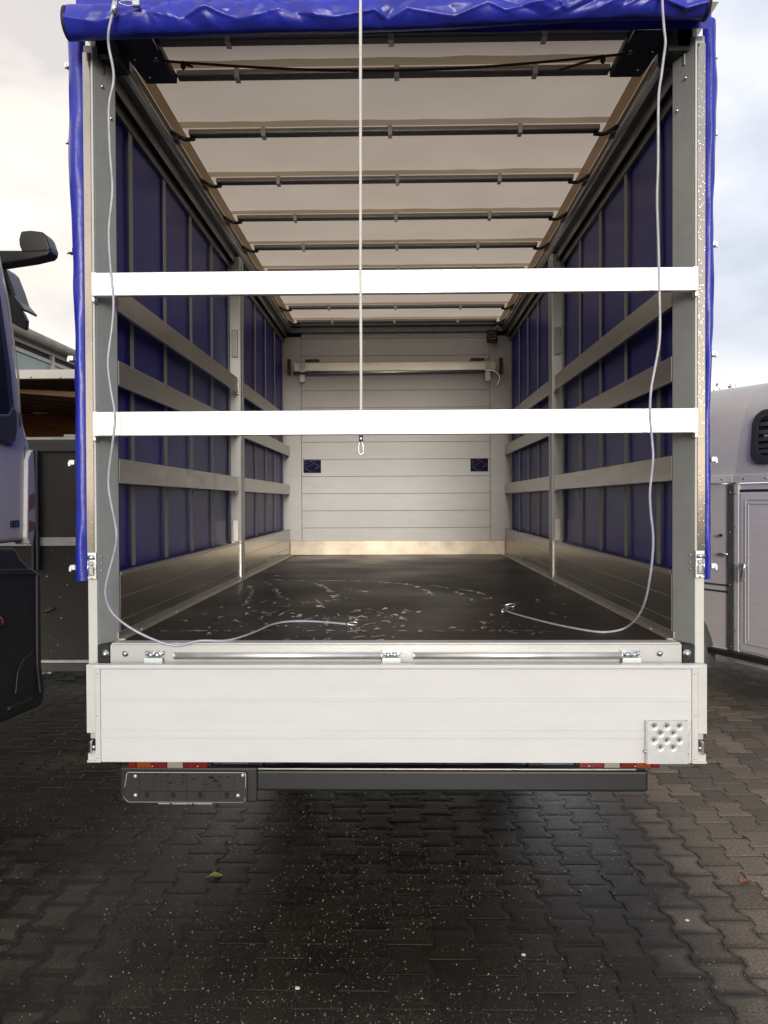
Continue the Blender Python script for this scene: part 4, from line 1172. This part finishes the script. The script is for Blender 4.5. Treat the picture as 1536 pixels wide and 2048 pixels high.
# black elastic under the roof
pl_, pr_ = Vector((CX - 0.975, 3.36, 3.452)), Vector((CX + 0.975, 3.36, 3.452))
pts = [pl_ + (pr_ - pl_) * (k / 14) - Vector((0, 0, 0.055 * math.sin(math.pi * k / 14))) for k in range(15)]
c4 = tag(empty('elastic_cord', pl_), 'thin black cord slung between the two roof plates behind the tarp roll', 'cord')
MB().tube(pts, 0.0055, 7).build('cord', M['blackcord'], c4, smooth=True)
for s, p in ((-1, pl_), (1, pr_)):
    q = p + Vector((-s * 0.10, 0, -0.012))
    MB().lathe(q + Vector((0, 0, -0.03)), (0, 0, 1), [(0, 0.002), (0.012, 0.011), (0.028, 0.012), (0.038, 0.006)], 10).build('knot', M['blackcord'], c4, smooth=True)
    MB().tube([q, q + Vector((-s * (0.04 if s < 0 else 0.18), 0.0, -0.016 if s < 0 else -0.05))], 0.0055, 7).build('loose_end', M['blackcord'], c4, smooth=True)
    carabiner('hook_eye', p + Vector((0.0, 0.0, 0.006)), (1, 0, 0.25), 0.05, c4, 'galv')

# hook pole hung under the load bar
zp = 2.963
hk = tag(empty('hook_pole', (CX + 0.2, YB - 0.09, zp)), 'thin metal roof pole with curled hook hung along the far wall', 'pole')
MB().tube([(CX - 1.10, YB - 0.092, zp - 0.004), (CX + 0.93, YB - 0.092, zp + 0.012)], 0.012, 10).build('pole', M['alu'], hk, smooth=True)
hp = [(CX + 0.925, YB - 0.092, zp + 0.012)] + [(CX + 1.00 + 0.085 * math.sin(a), YB - 0.092, zp - 0.073 + 0.085 * math.cos(a)) for a in [k * 0.28 for k in range(0, 10)]]
MB().tube(smooth_path(hp, 3), 0.012, 10).build('hook', M['alu'], hk, smooth=True)


# ================================================================== TRUCK CAB AT THE LEFT
XC = -2.00
cab = tag(empty('truck_cab', (XC - 1.1, 3.4, 0)), 'lavender grey lorry cab with black mirrors seen from behind at the left edge', 'truck')
body = [(2.2, 1.395), (4.33, 1.395), (4.36, 1.46), (4.345, 1.76), (4.29, 1.93), (4.235, 2.02), (4.04, 2.78), (3.86, 3.12), (3.55, 3.27), (2.45, 3.30), (2.2, 3.12)]
MB().prism('x', body, XC - 2.25, XC).build('cab_shell', M['cab_paint'], cab, bevel=0.025, seg=3)
win = [(2.75, 1.985), (4.105, 1.985), (4.118, 2.06), (4.085, 2.27), (3.985, 2.63), (3.88, 2.86), (2.75, 2.86)]
wf = MB().prism('x', win, XC - 0.01, XC + 0.008).build('side_window', M['black'], cab, bevel=0.006)
gl = [(2.80, 2.03), (4.04, 2.03), (4.055, 2.07), (4.02, 2.28), (3.935, 2.60), (3.85, 2.81), (2.80, 2.81)]
MB().prism('x', gl, XC + 0.0095, XC + 0.012).build('pane', M['glass'], wf)
MB().tube([(XC + 0.004, 4.185, 2.00), (XC + 0.004, 4.165, 2.27), (XC + 0.002, 4.070, 2.63), (XC + 0.0, 3.98, 2.84)], 0.006, 8).build('pillar_trim', M['clearlens'], cab, smooth=True)
mf = [(p.y, p.z) for p in [at_x(px, py, XC + 0.02) for px, py in [(-200, 835), (20, 828), (27, 813), (34, 822), (35, 862), (31, 882), (22, 893), (4, 884), (-200, 860)]]]
MB().prism('x', mf, XC - 0.005, XC + 0.022).build('mirror_foot', M['cab_plastic'], cab, bevel=0.010, seg=3)
for y in (4.235, 4.262):
    MB().box(XC - 0.002, XC + 0.0012, y, y + 0.004, 1.42, 1.90).build('door_seam', M['dark_gap'], cab)
MB().prism('x', [(4.235, 1.40), (4.31, 1.40), (4.335, 1.50), (4.325, 1.78), (4.265, 1.88), (4.245, 1.86)], XC + 0.0005, XC + 0.012).build('door_edge_panel', M['cab_paint'], cab, bevel=0.004)
df = [at_x(px, py, XC + 0.02) for px, py in [(56, 918), (63, 900), (68, 900), (71, 980), (71, 1050), (66, 1088), (60, 1088), (54, 1075)]]
dfo = MB().prism('x', [(p.y, p.z) for p in df], XC - 0.06, XC + 0.020).build('corner_deflector', M['deflector'], cab, bevel=0.006)
for q in ([(57, 992), (69, 985), (70, 1012), (57, 1022)], [(57, 1040), (70, 1044), (70, 1058), (57, 1064)]):
    P = [at_x(px, py, XC + 0.022) for px, py in q]
    MB().prism('x', [(p.y, p.z) for p in P], XC + 0.0206, XC + 0.022).build('hazard_patch', M['hazard'], dfo)
bp_ = at_x(19, 1055, XC + 0.004)
bmat = Matrix.Translation((XC + 0.0035, bp_.y, bp_.z)) @ Matrix.Rotation(RAD(90), 4, 'Z') @ Matrix.Rotation(RAD(90), 4, 'X')
text_mesh('badge', '1833', 0.052, M['badge'], bmat, cab, 0.002)
# lower plastics: fender shoulder, step body, tread, lamp
lo = [at_x(px, py, XC + 0.02) for px, py in [(-420, 1096), (33, 1094), (42, 1112), (62, 1132), (80, 1143), (83, 1180), (83, 1330), (90, 1375), (93, 1392), (86, 1412), (22, 1440), (-420, 1600)]]
MB().prism('x', [(p.y, p.z) for p in lo], XC - 0.55, XC + 0.015).build('step_housing', M['cab_plastic'], cab, bevel=0.02, seg=3)
sh = [at_x(px, py, XC + 0.03) for px, py in [(-420, 1138), (66, 1138), (80, 1150), (-420, 1152)]]
MB().prism('x', [(p.y, p.z) for p in sh], XC - 0.5, XC + 0.022).build('fender_shoulder', M['dgrey'], cab, bevel=0.004)
ed = [at_x(px, py, XC + 0.03) for px, py in [(77, 1150), (83, 1148), (85, 1330), (92, 1390), (84, 1384), (78, 1330)]]
MB().prism('x', [(p.y, p.z) for p in ed], XC - 0.4, XC + 0.024).build('fender_lip', M['dgrey'], cab, bevel=0.004)
rp = [at_x(px, py, XC + 0.03) for px, py in [(36, 1388), (40, 1345), (52, 1318), (72, 1302), (72, 1386)]]
MB().prism('x', [(p.y, p.z) for p in rp], XC - 0.1, XC + 0.019).build('step_recess', M['dgrey'], cab, bevel=0.003)
for k in range(4):
    q = [at_x(px, py, XC + 0.03) for px, py in [(22 + k * 12, 1414 - k * 5), (32 + k * 12, 1409 - k * 5), (30 + k * 12, 1415 - k * 5), (20 + k * 12, 1420 - k * 5)]]
    MB().prism('x', [(p.y, p.z) for p in q], XC - 0.2, XC + 0.030).build('tread_bar', M['dgrey'], cab)
lp = at_x(2, 1245, XC + 0.03)
MB().lathe((XC + 0.010, lp.y, lp.z), (1, 0, 0), [(0, 0.032), (0.016, 0.030), (0.024, 0.016), (0.025, 0.0)], 18).build('side_marker', M['red'], cab, smooth=True)
wc = Vector((XC - 0.02, 3.05, 0.48))
w_ = empty('front_wheel', wc, cab)
MB().lathe(wc - Vector((0.28, 0, 0)), (1, 0, 0), [(0, 0.28), (0, 0.43), (0.03, 0.475), (0.25, 0.475), (0.28, 0.43), (0.28, 0.28)], 36).build('tyre', M['rubber'], w_)
MB().lathe(wc - Vector((0.24, 0, 0)), (1, 0, 0), [(0, 0.05), (0.06, 0.22), (0.04, 0.279), (0.23, 0.279), (0.20, 0.2), (0.24, 0.05)], 28).build('rim', M['galv'], w_)
# mirrors: the kerb mirror on its arm and the main mirror beyond the pillar
def mirror_part(name, outline, y, depth, m, parent, bevel=0.02, lean=0.0):
    P = [at_y(px, py, y) for px, py in outline]
    return MB().prism('y', [(p.x, p.z) for p in P], y, y + depth).build(name, M[m], parent, bevel=bevel, seg=4)
mirror_part('mirror_arm', [(-90, 500), (0, 500), (48, 500), (100, 494), (101, 504), (94, 511), (60, 519), (0, 528), (-90, 540)], 4.42, 0.11, 'black', cab, 0.012)
mirror_part('kerb_mirror', [(41, 462), (60, 460), (85, 463), (92, 472), (100, 495), (98, 502), (44, 505), (38, 490), (37, 478)], 4.415, 0.12, 'black', cab, 0.018)
mirror_part('main_mirror', [(-40, 540), (3, 531), (12, 540), (24, 570), (34, 600), (50, 618), (48, 622), (42, 618), (20, 606), (12, 590), (4, 560), (-40, 560)], 4.50, 0.16, 'cab_grey', cab, 0.012)
mirror_part('mirror_shroud', [(-12, 540), (2, 545), (10, 570), (16, 590), (26, 590), (36, 602), (49, 619), (46, 622), (40, 618), (47, 627), (53, 640), (52, 656), (48, 659), (34, 652), (20, 644), (6, 625), (-12, 600)], 4.46, 0.035, 'black', cab, 0.008)


# ================================================================== STOCK TRAILER AND SHED BEHIND AT THE LEFT
st = tag(empty('stock_trailer', (-3.6, 8.6, 0)), 'tall trailer with brown plywood inside and dark ramp behind the left cab', 'trailer')
SX, SXe, SY, SYe = -5.10, -2.30, 7.20, 10.4
zz = lambda py: at_y(110, py, SY).z
MB().box(SX, SXe, SY + 0.03, SY + 0.07, zz(1091), zz(905)).build('ramp_board', M['ply'], st, bevel=0.003)
MB().box(SX, SXe, SY + 0.03, SY + 0.07, zz(1318), zz(1092)).build('ramp_board', M['ply_low'], st, bevel=0.003)
MB().box(SX, SXe, SY + 0.012, SY + 0.0295, zz(1092), zz(1075)).build('ramp_stripe', M['galv'], st, bevel=0.002)
MB().box(SX, SXe, SY, SY + 0.08, zz(904), zz(880)).build('ramp_top_tube', M['dgrey'], st, bevel=0.012, seg=3)
MB().box(SX, SXe, SY + 0.005, SY + 0.06, zz(879.5), zz(874)).build('ramp_edge', M['galv'], st, bevel=0.002)
MB().box(at_y(127, 870, SY).x, SXe, SY + 0.008, SY + 0.05, zz(873.5), zz(869)).build('edge_plate', M['cream'], st)
MB().box(SX, SXe, SY + 0.02, SY + 0.09, zz(1345), zz(1327)).build('bottom_rail', M['dgrey'], st, bevel=0.01)
MB().box(SX, SXe, SY + 0.01, SY + 0.05, zz(1326), zz(1321)).build('rail_edge', M['galv'], st)
MB().box(SX, SXe, SY, SY + 0.10, zz(757), zz(739)).build('top_frame', M['cream'], st, bevel=0.003)
for px in (62, 121):
    c = at_y(px, 754, SY)
    MB().dome((c.x, SY, c.z), (0, -1, 0), 0.012, 0.008, 8).build('frame_bolt', M['galv'], st)
MB().box(SX, SXe, SY + 0.1, SYe, zz(739) - 0.03, zz(739)).build('roof', M['dgrey'], st)
MB().box(SX, SX + 0.05, SY + 0.1, SYe, 0.4, zz(739) - 0.031).build('side_wall', M['ply_brown'], st)
MB().box(SXe - 0.05, SXe, SY + 0.1, SYe, 0.4, zz(739) - 0.031).build('side_wall', M['ply_brown'], st)
MB().box(SX, SXe, SYe, SYe + 0.05, 0.4, zz(739) - 0.031).build('end_wall', M['ply_brown'], st)
MB().box(SX, SXe, SY + 0.1, SYe, 0.38, 0.42).build('trailer_floor', M['ply_low'], st)
for k in range(7):
    y = SY + 0.30 + k * 0.42
    x0, x1 = SX + 0.06, SXe - 0.06
    z0 = zz(739) - 0.10; dz = -0.10
    MB().hexa([(x0, y, z0 - 0.07 + 0.12), (x1, y, z0 - 0.07 + dz), (x1, y + 0.08, z0 - 0.07 + dz), (x0, y + 0.08, z0 - 0.07 + 0.12),
               (x0, y, z0 + 0.05), (x1, y, z0 + dz), (x1, y + 0.08, z0 + dz), (x0, y + 0.08, z0 + 0.05)]).build('roof_rib', M['ply_rib'], st)
for px in (65, 74):
    c = at_y(px, 1000, SY - 0.02)
    MB().box(c.x - 0.012, c.x + 0.012, SY - 0.03, SY + 0.01, zz(1140), zz(900)).build('door_bar', M['dgrey'], st, bevel=0.004)
c = at_y(99, 1222, SY)
MB().tube([(c.x - 0.05, SY, c.z - 0.02), (c.x - 0.02, SY - 0.02, c.z), (c.x + 0.05, SY - 0.02, c.z + 0.03)], 0.012, 8).build('latch_handle', M['dgrey'], st, smooth=True)
random.seed(8)
for _ in range(12):
    c = at_y(random.uniform(85, 160), random.uniform(1098, 1310), SY + 0.029)
    r = random.uniform(0.003, 0.008)
    MB().lathe((c.x, SY + 0.0298, c.z), (0, -1, 0), [(0, r), (0.001, r * 0.8)], 6).build('mud_splash', M['galv'], st)
for s_ in (SX + 0.25, SXe - 0.25):
    wc = Vector((s_, 9.2, 0.34))
    w_ = empty('trailer_wheel', wc, st)
    MB().lathe(wc - Vector((0.1, 0, 0)), (1, 0, 0), [(0, 0.2), (0, 0.30), (0.03, 0.335), (0.17, 0.335), (0.2, 0.30), (0.2, 0.2)], 28).build('tyre', M['rubber'], w_)
    MB().lathe(wc - Vector((0.08, 0, 0)), (1, 0, 0), [(0, 0.04), (0.02, 0.199), (0.14, 0.199), (0.16, 0.04)], 20).build('rim', M['galv'], w_)
# crumpled paper left lying by the ramp
pc = at_z(96, 1352, 0.0)
MB_p = MB().grid([[(pc.x + (i - 3) * 0.03, pc.y + (j - 2) * 0.05, 0.03 + 0.02 * noise.noise((i * 0.9, j * 0.8, 3)) + 0.004 * i) for j in range(5)] for i in range(7)])
tag(MB_p.build('paper_scrap', M['signwhite'], recalc=False), 'white paper scrap lying on the ground below the dark ramp', 'paper')

shed = tag(empty('shed', (-7.8, 20, 0)), 'long shed with pale green wall panels and a grey roof edge', 'building')
XW = -6.30
posts = [9.6 + 2.4 * k for k in range(12)]
for a, b in zip(posts[:-1], posts[1:]):
    MB().box(XW - 0.03, XW, a + 0.055, b - 0.055, 1.2, 4.10).build('wall_panel', M['greenpanel'], shed)
    MB().box(XW - 0.05, XW - 0.01, a + 0.055, b - 0.055, 4.172, 4.255).build('vent_gap', M['shadowgap'], shed)
    MB().box(XW - 0.04, XW + 0.03, a + 0.052, b - 0.052, 4.105, 4.168).build('wall_rail', M['cream'], shed)
    MB().box(XW - 0.04, XW + 0.04, a + 0.052, b - 0.052, 4.258, 4.315).build('wall_rail', M['cream'], shed)
for a in posts:
    MB().box(XW - 0.08, XW + 0.05, a - 0.05, a + 0.05, 0, 4.318).build('wall_post', M['cream'], shed, bevel=0.004)
MB().box(XW - 0.1, XW, 9.5, 36.2, 0, 1.195).build('base_wall', M['cream'], shed)
MB().prism('y', [(XW + 0.16, 4.33), (XW + 0.16, 4.47), (XW - 4.0, 5.6), (XW - 4.0, 5.46)], 9.2, 36.4).build('roof', M['roofing'], shed)
MB().tube([(XW + 0.20, 9.2, 4.40), (XW + 0.20, 36.4, 4.40)], 0.075, 10).build('gutter', M['roofing'], shed, smooth=True)

sg = tag(empty('wall_sign', (XW + 0.06, 15.6, 3.2)), 'white board with yellow plate fixed to the shed wall', 'sign')
MB().box(XW + 0.052, XW + 0.09, 14.38, 17.6, 3.10, 3.99).build('sign_board', M['signwhite'], sg, bevel=0.004)
MB().prism('x', [(14.72, 3.15), (17.4, 3.15), (17.4, 3.86), (14.80, 3.86), (14.72, 3.80)], XW + 0.091, XW + 0.10).build('sign_plate', M['yellow'], sg)
text_mesh('sign_letters', 'P i', 0.46, M['ink'], Matrix.Translation((XW + 0.103, 14.95, 3.42)) @ Matrix.Rotation(RAD(90), 4, 'Z') @ Matrix.Rotation(RAD(90), 4, 'X'), sg, 0.002)


# ================================================================== HORSE TRAILER AT THE RIGHT
CH = Vector((2.58, 6.20)); D1 = Vector((-0.49, 0.872)); D2 = Vector((0.36, -0.933)); MI = Vector((0.905, 0.425))
def hp_(t, w, z):
    """t > 0 runs away along the far side facet, t < 0 toward the camera; w goes into the body"""
    d = D1 * t if t > 0 else D2 * (-t)
    p = CH + d + MI * w
    return (p.x, p.y, z)
ht = tag(empty('horse_trailer', (3.3, 6.3, 0)), 'grey horse trailer with black framed window standing right of the truck', 'trailer')
up = [(0.0, 1.79), (0.012, 1.86), (0.05, 2.10), (0.11, 2.30), (0.19, 2.41), (0.32, 2.49), (0.55, 2.55), (0.90, 2.575), (1.25, 2.55), (1.48, 2.49), (1.62, 2.40), (1.70, 2.28), (1.76, 2.05), (1.80, 1.79)]
for t0, t1, nm, m_ in ((0.0, 1.70, 'upper_shell', 'horse_up'), (-2.0, 0.0, 'upper_shell', 'horse_up')):
    mb = MB(); ts = [t0 + (t1 - t0) * k / 8 for k in range(9)]
    if t0 == 0.0: ts[0] = 0.0001
    rows = [[hp_(t, w + 0.0, z) for w, z in up] for t in ts]
    mb.grid(rows)
    mb.build(nm, M[m_], ht, smooth=True, recalc=False)
def slab(t0, t1, w0, w1, z0, z1):
    return MB().hexa([hp_(t0, w0, z0), hp_(t1, w0, z0), hp_(t1, w1, z0), hp_(t0, w1, z0), hp_(t0, w0, z1), hp_(t1, w0, z1), hp_(t1, w1, z1), hp_(t0, w1, z1)])
def add_h(name, args, m, parent=ht, bevel=0.0):
    return slab(*args).build(name, M[m], parent, bevel=bevel)
add_h('end_panel', (1.698, 1.70, 0.0, 1.8, 0.45, 1.79), 'horse_side')
add_h('end_panel', (-2.0, -1.998, 0.0, 1.8, 0.45, 2.2), 'horse_side')
mb = MB()
mb.add([hp_(1.70, w, z) for w, z in up], [tuple(range(len(up)))]); mb.build('end_gable', M['horse_up'], ht, recalc=False)
add_h('side_panel', (0.03, 1.70, 0.0, 0.03, 0.43, 1.725), 'horse_side')
add_h('side_panel', (-2.0, -0.045, 0.0, 0.03, 0.43, 1.725), 'horse_door')
add_h('off_side_panel', (-2.0, 1.70, 1.77, 1.80, 0.43, 1.725), 'horse_side')
add_h('corner_post', (0.0, 0.055, -0.016, 0.03, 0.44, 1.722), 'olive', bevel=0.004)
add_h('corner_post', (-0.045, -0.001, -0.014, 0.03, 0.44, 1.722), 'horse_trim', bevel=0.004)
b1_ = add_h('belt_rail', (0.002, 1.70, -0.022, 0.02, 1.732, 1.792), 'horse_trim', bevel=0.004)
b2_ = add_h('belt_rail', (-2.0, -0.002, -0.022, 0.02, 1.732, 1.792), 'horse_trim', bevel=0.004)
for t in (0.10, 0.40, 0.8, -0.11, -0.32, -0.6):
    MB().dome(hp_(t, -0.022, 1.762), (-0.905, -0.425, 0), 0.010, 0.006, 8).build('rivet', M['zinc'], b1_ if t > 0 else b2_, smooth=True)
add_h('bottom_rail', (0.0, 1.70, -0.012, 0.04, 0.385, 0.445), 'horse_trim', bevel=0.004)
add_h('bottom_rail', (-2.0, -0.001, -0.018, 0.04, 0.355, 0.435), 'horse_trim', bevel=0.004)
for t, z in ((0.03, 1.66), (0.03, 1.35), (0.03, 0.95), (-0.025, 1.65), (-0.025, 1.4), (-0.025, 1.1), (-0.025, 0.6), (0.10, 0.42), (0.02, 0.47), (-0.18, 0.39), (0.09, 0.46)):
    MB().dome(hp_(t, -0.018, z), (-0.905, -0.425, 0), 0.006, 0.005, 8).build('rivet', M['zinc'], ht, smooth=True)
dr = add_h('door', (-0.90, -0.065, -0.012, -0.001, 0.455, 1.655), 'horse_door', bevel=0.003)
add_h('door_gap', (-0.92, -0.052, -0.006, -0.0005, 1.662, 1.680), 'rubber')
for k_, (t0, t1, z0, z1) in enumerate(((-0.118, -0.108, 0.52, 1.60), (-0.145, -0.140, 0.54, 1.57), (-0.88, -0.108, 0.512, 0.520), (-0.88, -0.108, 1.600, 1.606), (-0.88, -0.140, 1.570, 1.574))):
    add_h('panel_moulding', (t0, t1, -0.0165, -0.0125, z0, z1), 'clip', dr, bevel=0.001)
hh = MB().tube(smooth_path([hp_(-0.125, -0.02, 1.115), hp_(-0.135, -0.045, 1.105), hp_(-0.125, -0.052, 1.06), hp_(-0.100, -0.04, 1.01), hp_(-0.098, -0.03, 0.985)], 4), [0.016] * 4 + [0.014] * 4 + [0.012] * 4 + [0.008] * 5, 10)
hh.build('door_handle', M['chrome'], ht, smooth=True)
# window on the leaning upper shell
def on_up(t, z, off):
    for (w0, z0), (w1, z1) in zip(up[:-1], up[1:]):
        if z0 <= z <= z1:
            return hp_(t, w0 + (w1 - w0) * (z - z0) / (z1 - z0) - off, z)
    return hp_(t, up[0][0] - off, z)
def win_ring(inset):
    t0, t1, z0, z1, r = -0.105 - inset, -0.95 + inset, 1.872 + inset, 2.275 - inset, 0.10 - inset * 0.6
    out = []
    for (ct, cz, a0) in ((t0 - r - 0.015, z1 - r, 0), (t1 + r, z1 - r, 90), (t1 + r, z0 + r, 180), (t0 - r - 0.04, z0 + r, 270)):
        for k in range(7):
            a = RAD(a0 + 15 * k)
            out.append((ct + r * math.cos(a), cz + r * math.sin(a)))
    return out
wn_ = empty('window', hp_(-0.5, 0, 2.0), ht)
r0, r1 = win_ring(0.0), win_ring(0.055)
n_ = len(r0)
mb = MB()
vs = [on_up(t, z, 0.004) for t, z in r0] + [on_up(t, z, 0.026) for t, z in r0] + [on_up(t, z, 0.026) for t, z in r1] + [on_up(t, z, 0.006) for t, z in r1]
fs = []
for q in range(3):
    for k in range(n_):
        fs.append((q * n_ + k, q * n_ + (k + 1) % n_, (q + 1) * n_ + (k + 1) % n_, (q + 1) * n_ + k))
mb.add(vs, fs).build('frame', M['rubber'], wn_, smooth=False)
mb = MB().add([on_up(t, z, 0.008) for t, z in r1], [tuple(range(n_))]); mb.build('pane', M['glass'], wn_)
for z in (1.945, 1.985, 2.035, 2.09, 2.15, 2.20):
    MB().add([on_up(-0.175, z, 0.010), on_up(-0.90, z, 0.010), on_up(-0.90, z + 0.03, 0.010), on_up(-0.175, z + 0.03, 0.010),
              on_up(-0.175, z, 0.015), on_up(-0.90, z, 0.015), on_up(-0.90, z + 0.03, 0.012), on_up(-0.175, z + 0.03, 0.012)],
             [(0, 3, 2, 1), (4, 5, 6, 7), (0, 1, 5, 4), (1, 2, 6, 5), (2, 3, 7, 6), (3, 0, 4, 7)]).build('slat', M['blind'], wn_)
mk = hp_(-0.10, 0.36, 2.515)
MB().box(mk[0] - 0.055, mk[0] + 0.055, mk[1] - 0.03, mk[1] + 0.03, mk[2] - 0.02, mk[2] + 0.022).build('marker_light', M['marker'], ht, bevel=0.012, seg=3)
# fittings on the far side panel, fender and wheel
for z, w in ((1.325, 0.0), (1.180, 0.0)):
    p = hp_(0.125, -0.004, z)
    MB().tube([p, hp_(0.10, -0.035, z + 0.004), hp_(0.04 if z < 1.2 else 0.09, -0.03, z)], 0.011, 8).build('toggle', M['black'] if z > 1.2 else M['chrome'], ht, smooth=True)
for z in (0.88, 0.93):
    add_h('groove_strip', (0.06, 0.6, -0.004, 0.0, z, z + 0.014), 'dgrey')
fc = 0.66
pts = [hp_(fc + 0.46 * math.cos(RAD(a)), -0.06, 0.33 + 0.46 * math.sin(RAD(a))) for a in range(0, 181, 12)]
mb = MB(); rows = []
for a in range(-8, 189, 14):
    rows.append([hp_(fc + (0.43 + q) * math.cos(RAD(a)), -0.14 + e_, 0.34 + (0.43 + q) * math.sin(RAD(a))) for q, e_ in ((0.0, 0.0), (0.02, -0.006), (0.04, 0.0), (0.045, 0.15))])
mb.grid(rows)
fd = mb.build('fender', M['dgrey'], ht, smooth=True, recalc=False)
mb = MB().add([hp_(fc + 0.44 * math.cos(RAD(a)), -0.135, 0.34 + 0.44 * math.sin(RAD(a))) for a in range(-8, 189, 14)], [tuple(range(len(range(-8, 189, 14))))])
mb.build('splash_plate', M['dgrey'], fd, recalc=False)
wc = Vector(hp_(fc, -0.02, 0.33)); ax = (0.872, 0.49, 0)
w_ = empty('wheel', wc, ht)
MB().lathe(wc - Vector(ax) * 0.1, ax, [(0, 0.2), (0, 0.30), (0.03, 0.325), (0.17, 0.325), (0.2, 0.30), (0.2, 0.2)], 28).build('tyre', M['rubber'], w_)
MB().lathe(wc - Vector(ax) * 0.09, ax, [(0, 0.04), (0.02, 0.199), (0.14, 0.199), (0.16, 0.04)], 20).build('rim', M['galv'], w_)
add_h('floor_pan', (-2.0, 1.70, 0.05, 1.78, 0.40, 0.44), 'chassis')
MB().tube([hp_(-1.4, 0.9, 0.0), hp_(-1.4, 0.9, 0.42)], 0.03, 8).build('prop_stand', M['galv'], ht)


# ================================================================== FAR TREE
random.seed(4)
tree = tag(empty('far_tree', (16.5, 40, 0)), 'distant bare topped tree just above the horse trailer roof', 'tree')
T0 = Vector((16.4, 40, 0))
MB().tube([T0, T0 + Vector((0.1, 0, 2.5)), T0 + Vector((-0.1, 0, 5.0)), T0 + Vector((0.1, 0, 6.6))], [0.22, 0.17, 0.10, 0.03], 8).build('trunk', M['bark'], tree, smooth=True)
lm_ = MB()
for _ in range(14):
    a = random.random() * 6.28; z = random.uniform(2.4, 5.6); q = random.uniform(0.8, 1.9)
    lm_.tube([T0 + Vector((0, 0, z)), T0 + Vector((math.cos(a) * q, math.sin(a) * q, z + random.uniform(0.5, 1.2)))], [0.06, 0.012], 5)
lm_.build('limbs', M['bark'], tree)
cr = MB()
for _ in range(2600):
    a = random.random() * 6.28; z = random.gauss(4.9, 0.95)
    if z > 7.3 or z < 2.2: continue
    rr = abs(random.gauss(0, 1)) * 0.95 * (1.25 - abs(z - 4.6) / 3.2)
    c = T0 + Vector((math.cos(a) * rr, math.sin(a) * rr, z + 0.35 * noise.noise((a * 2, z, 1))))
    d1, d2 = Vector((random.gauss(0, 1), random.gauss(0, 1), random.gauss(0, 1))).normalized() * 0.11, Vector((random.gauss(0, 1), random.gauss(0, 1), random.gauss(0, 1))).normalized() * 0.07
    cr.add([c - d1, c + d2, c + d1, c - d2], [(0, 1, 2, 3)])
cr.build('crown', M['leaf'], tree, recalc=False)
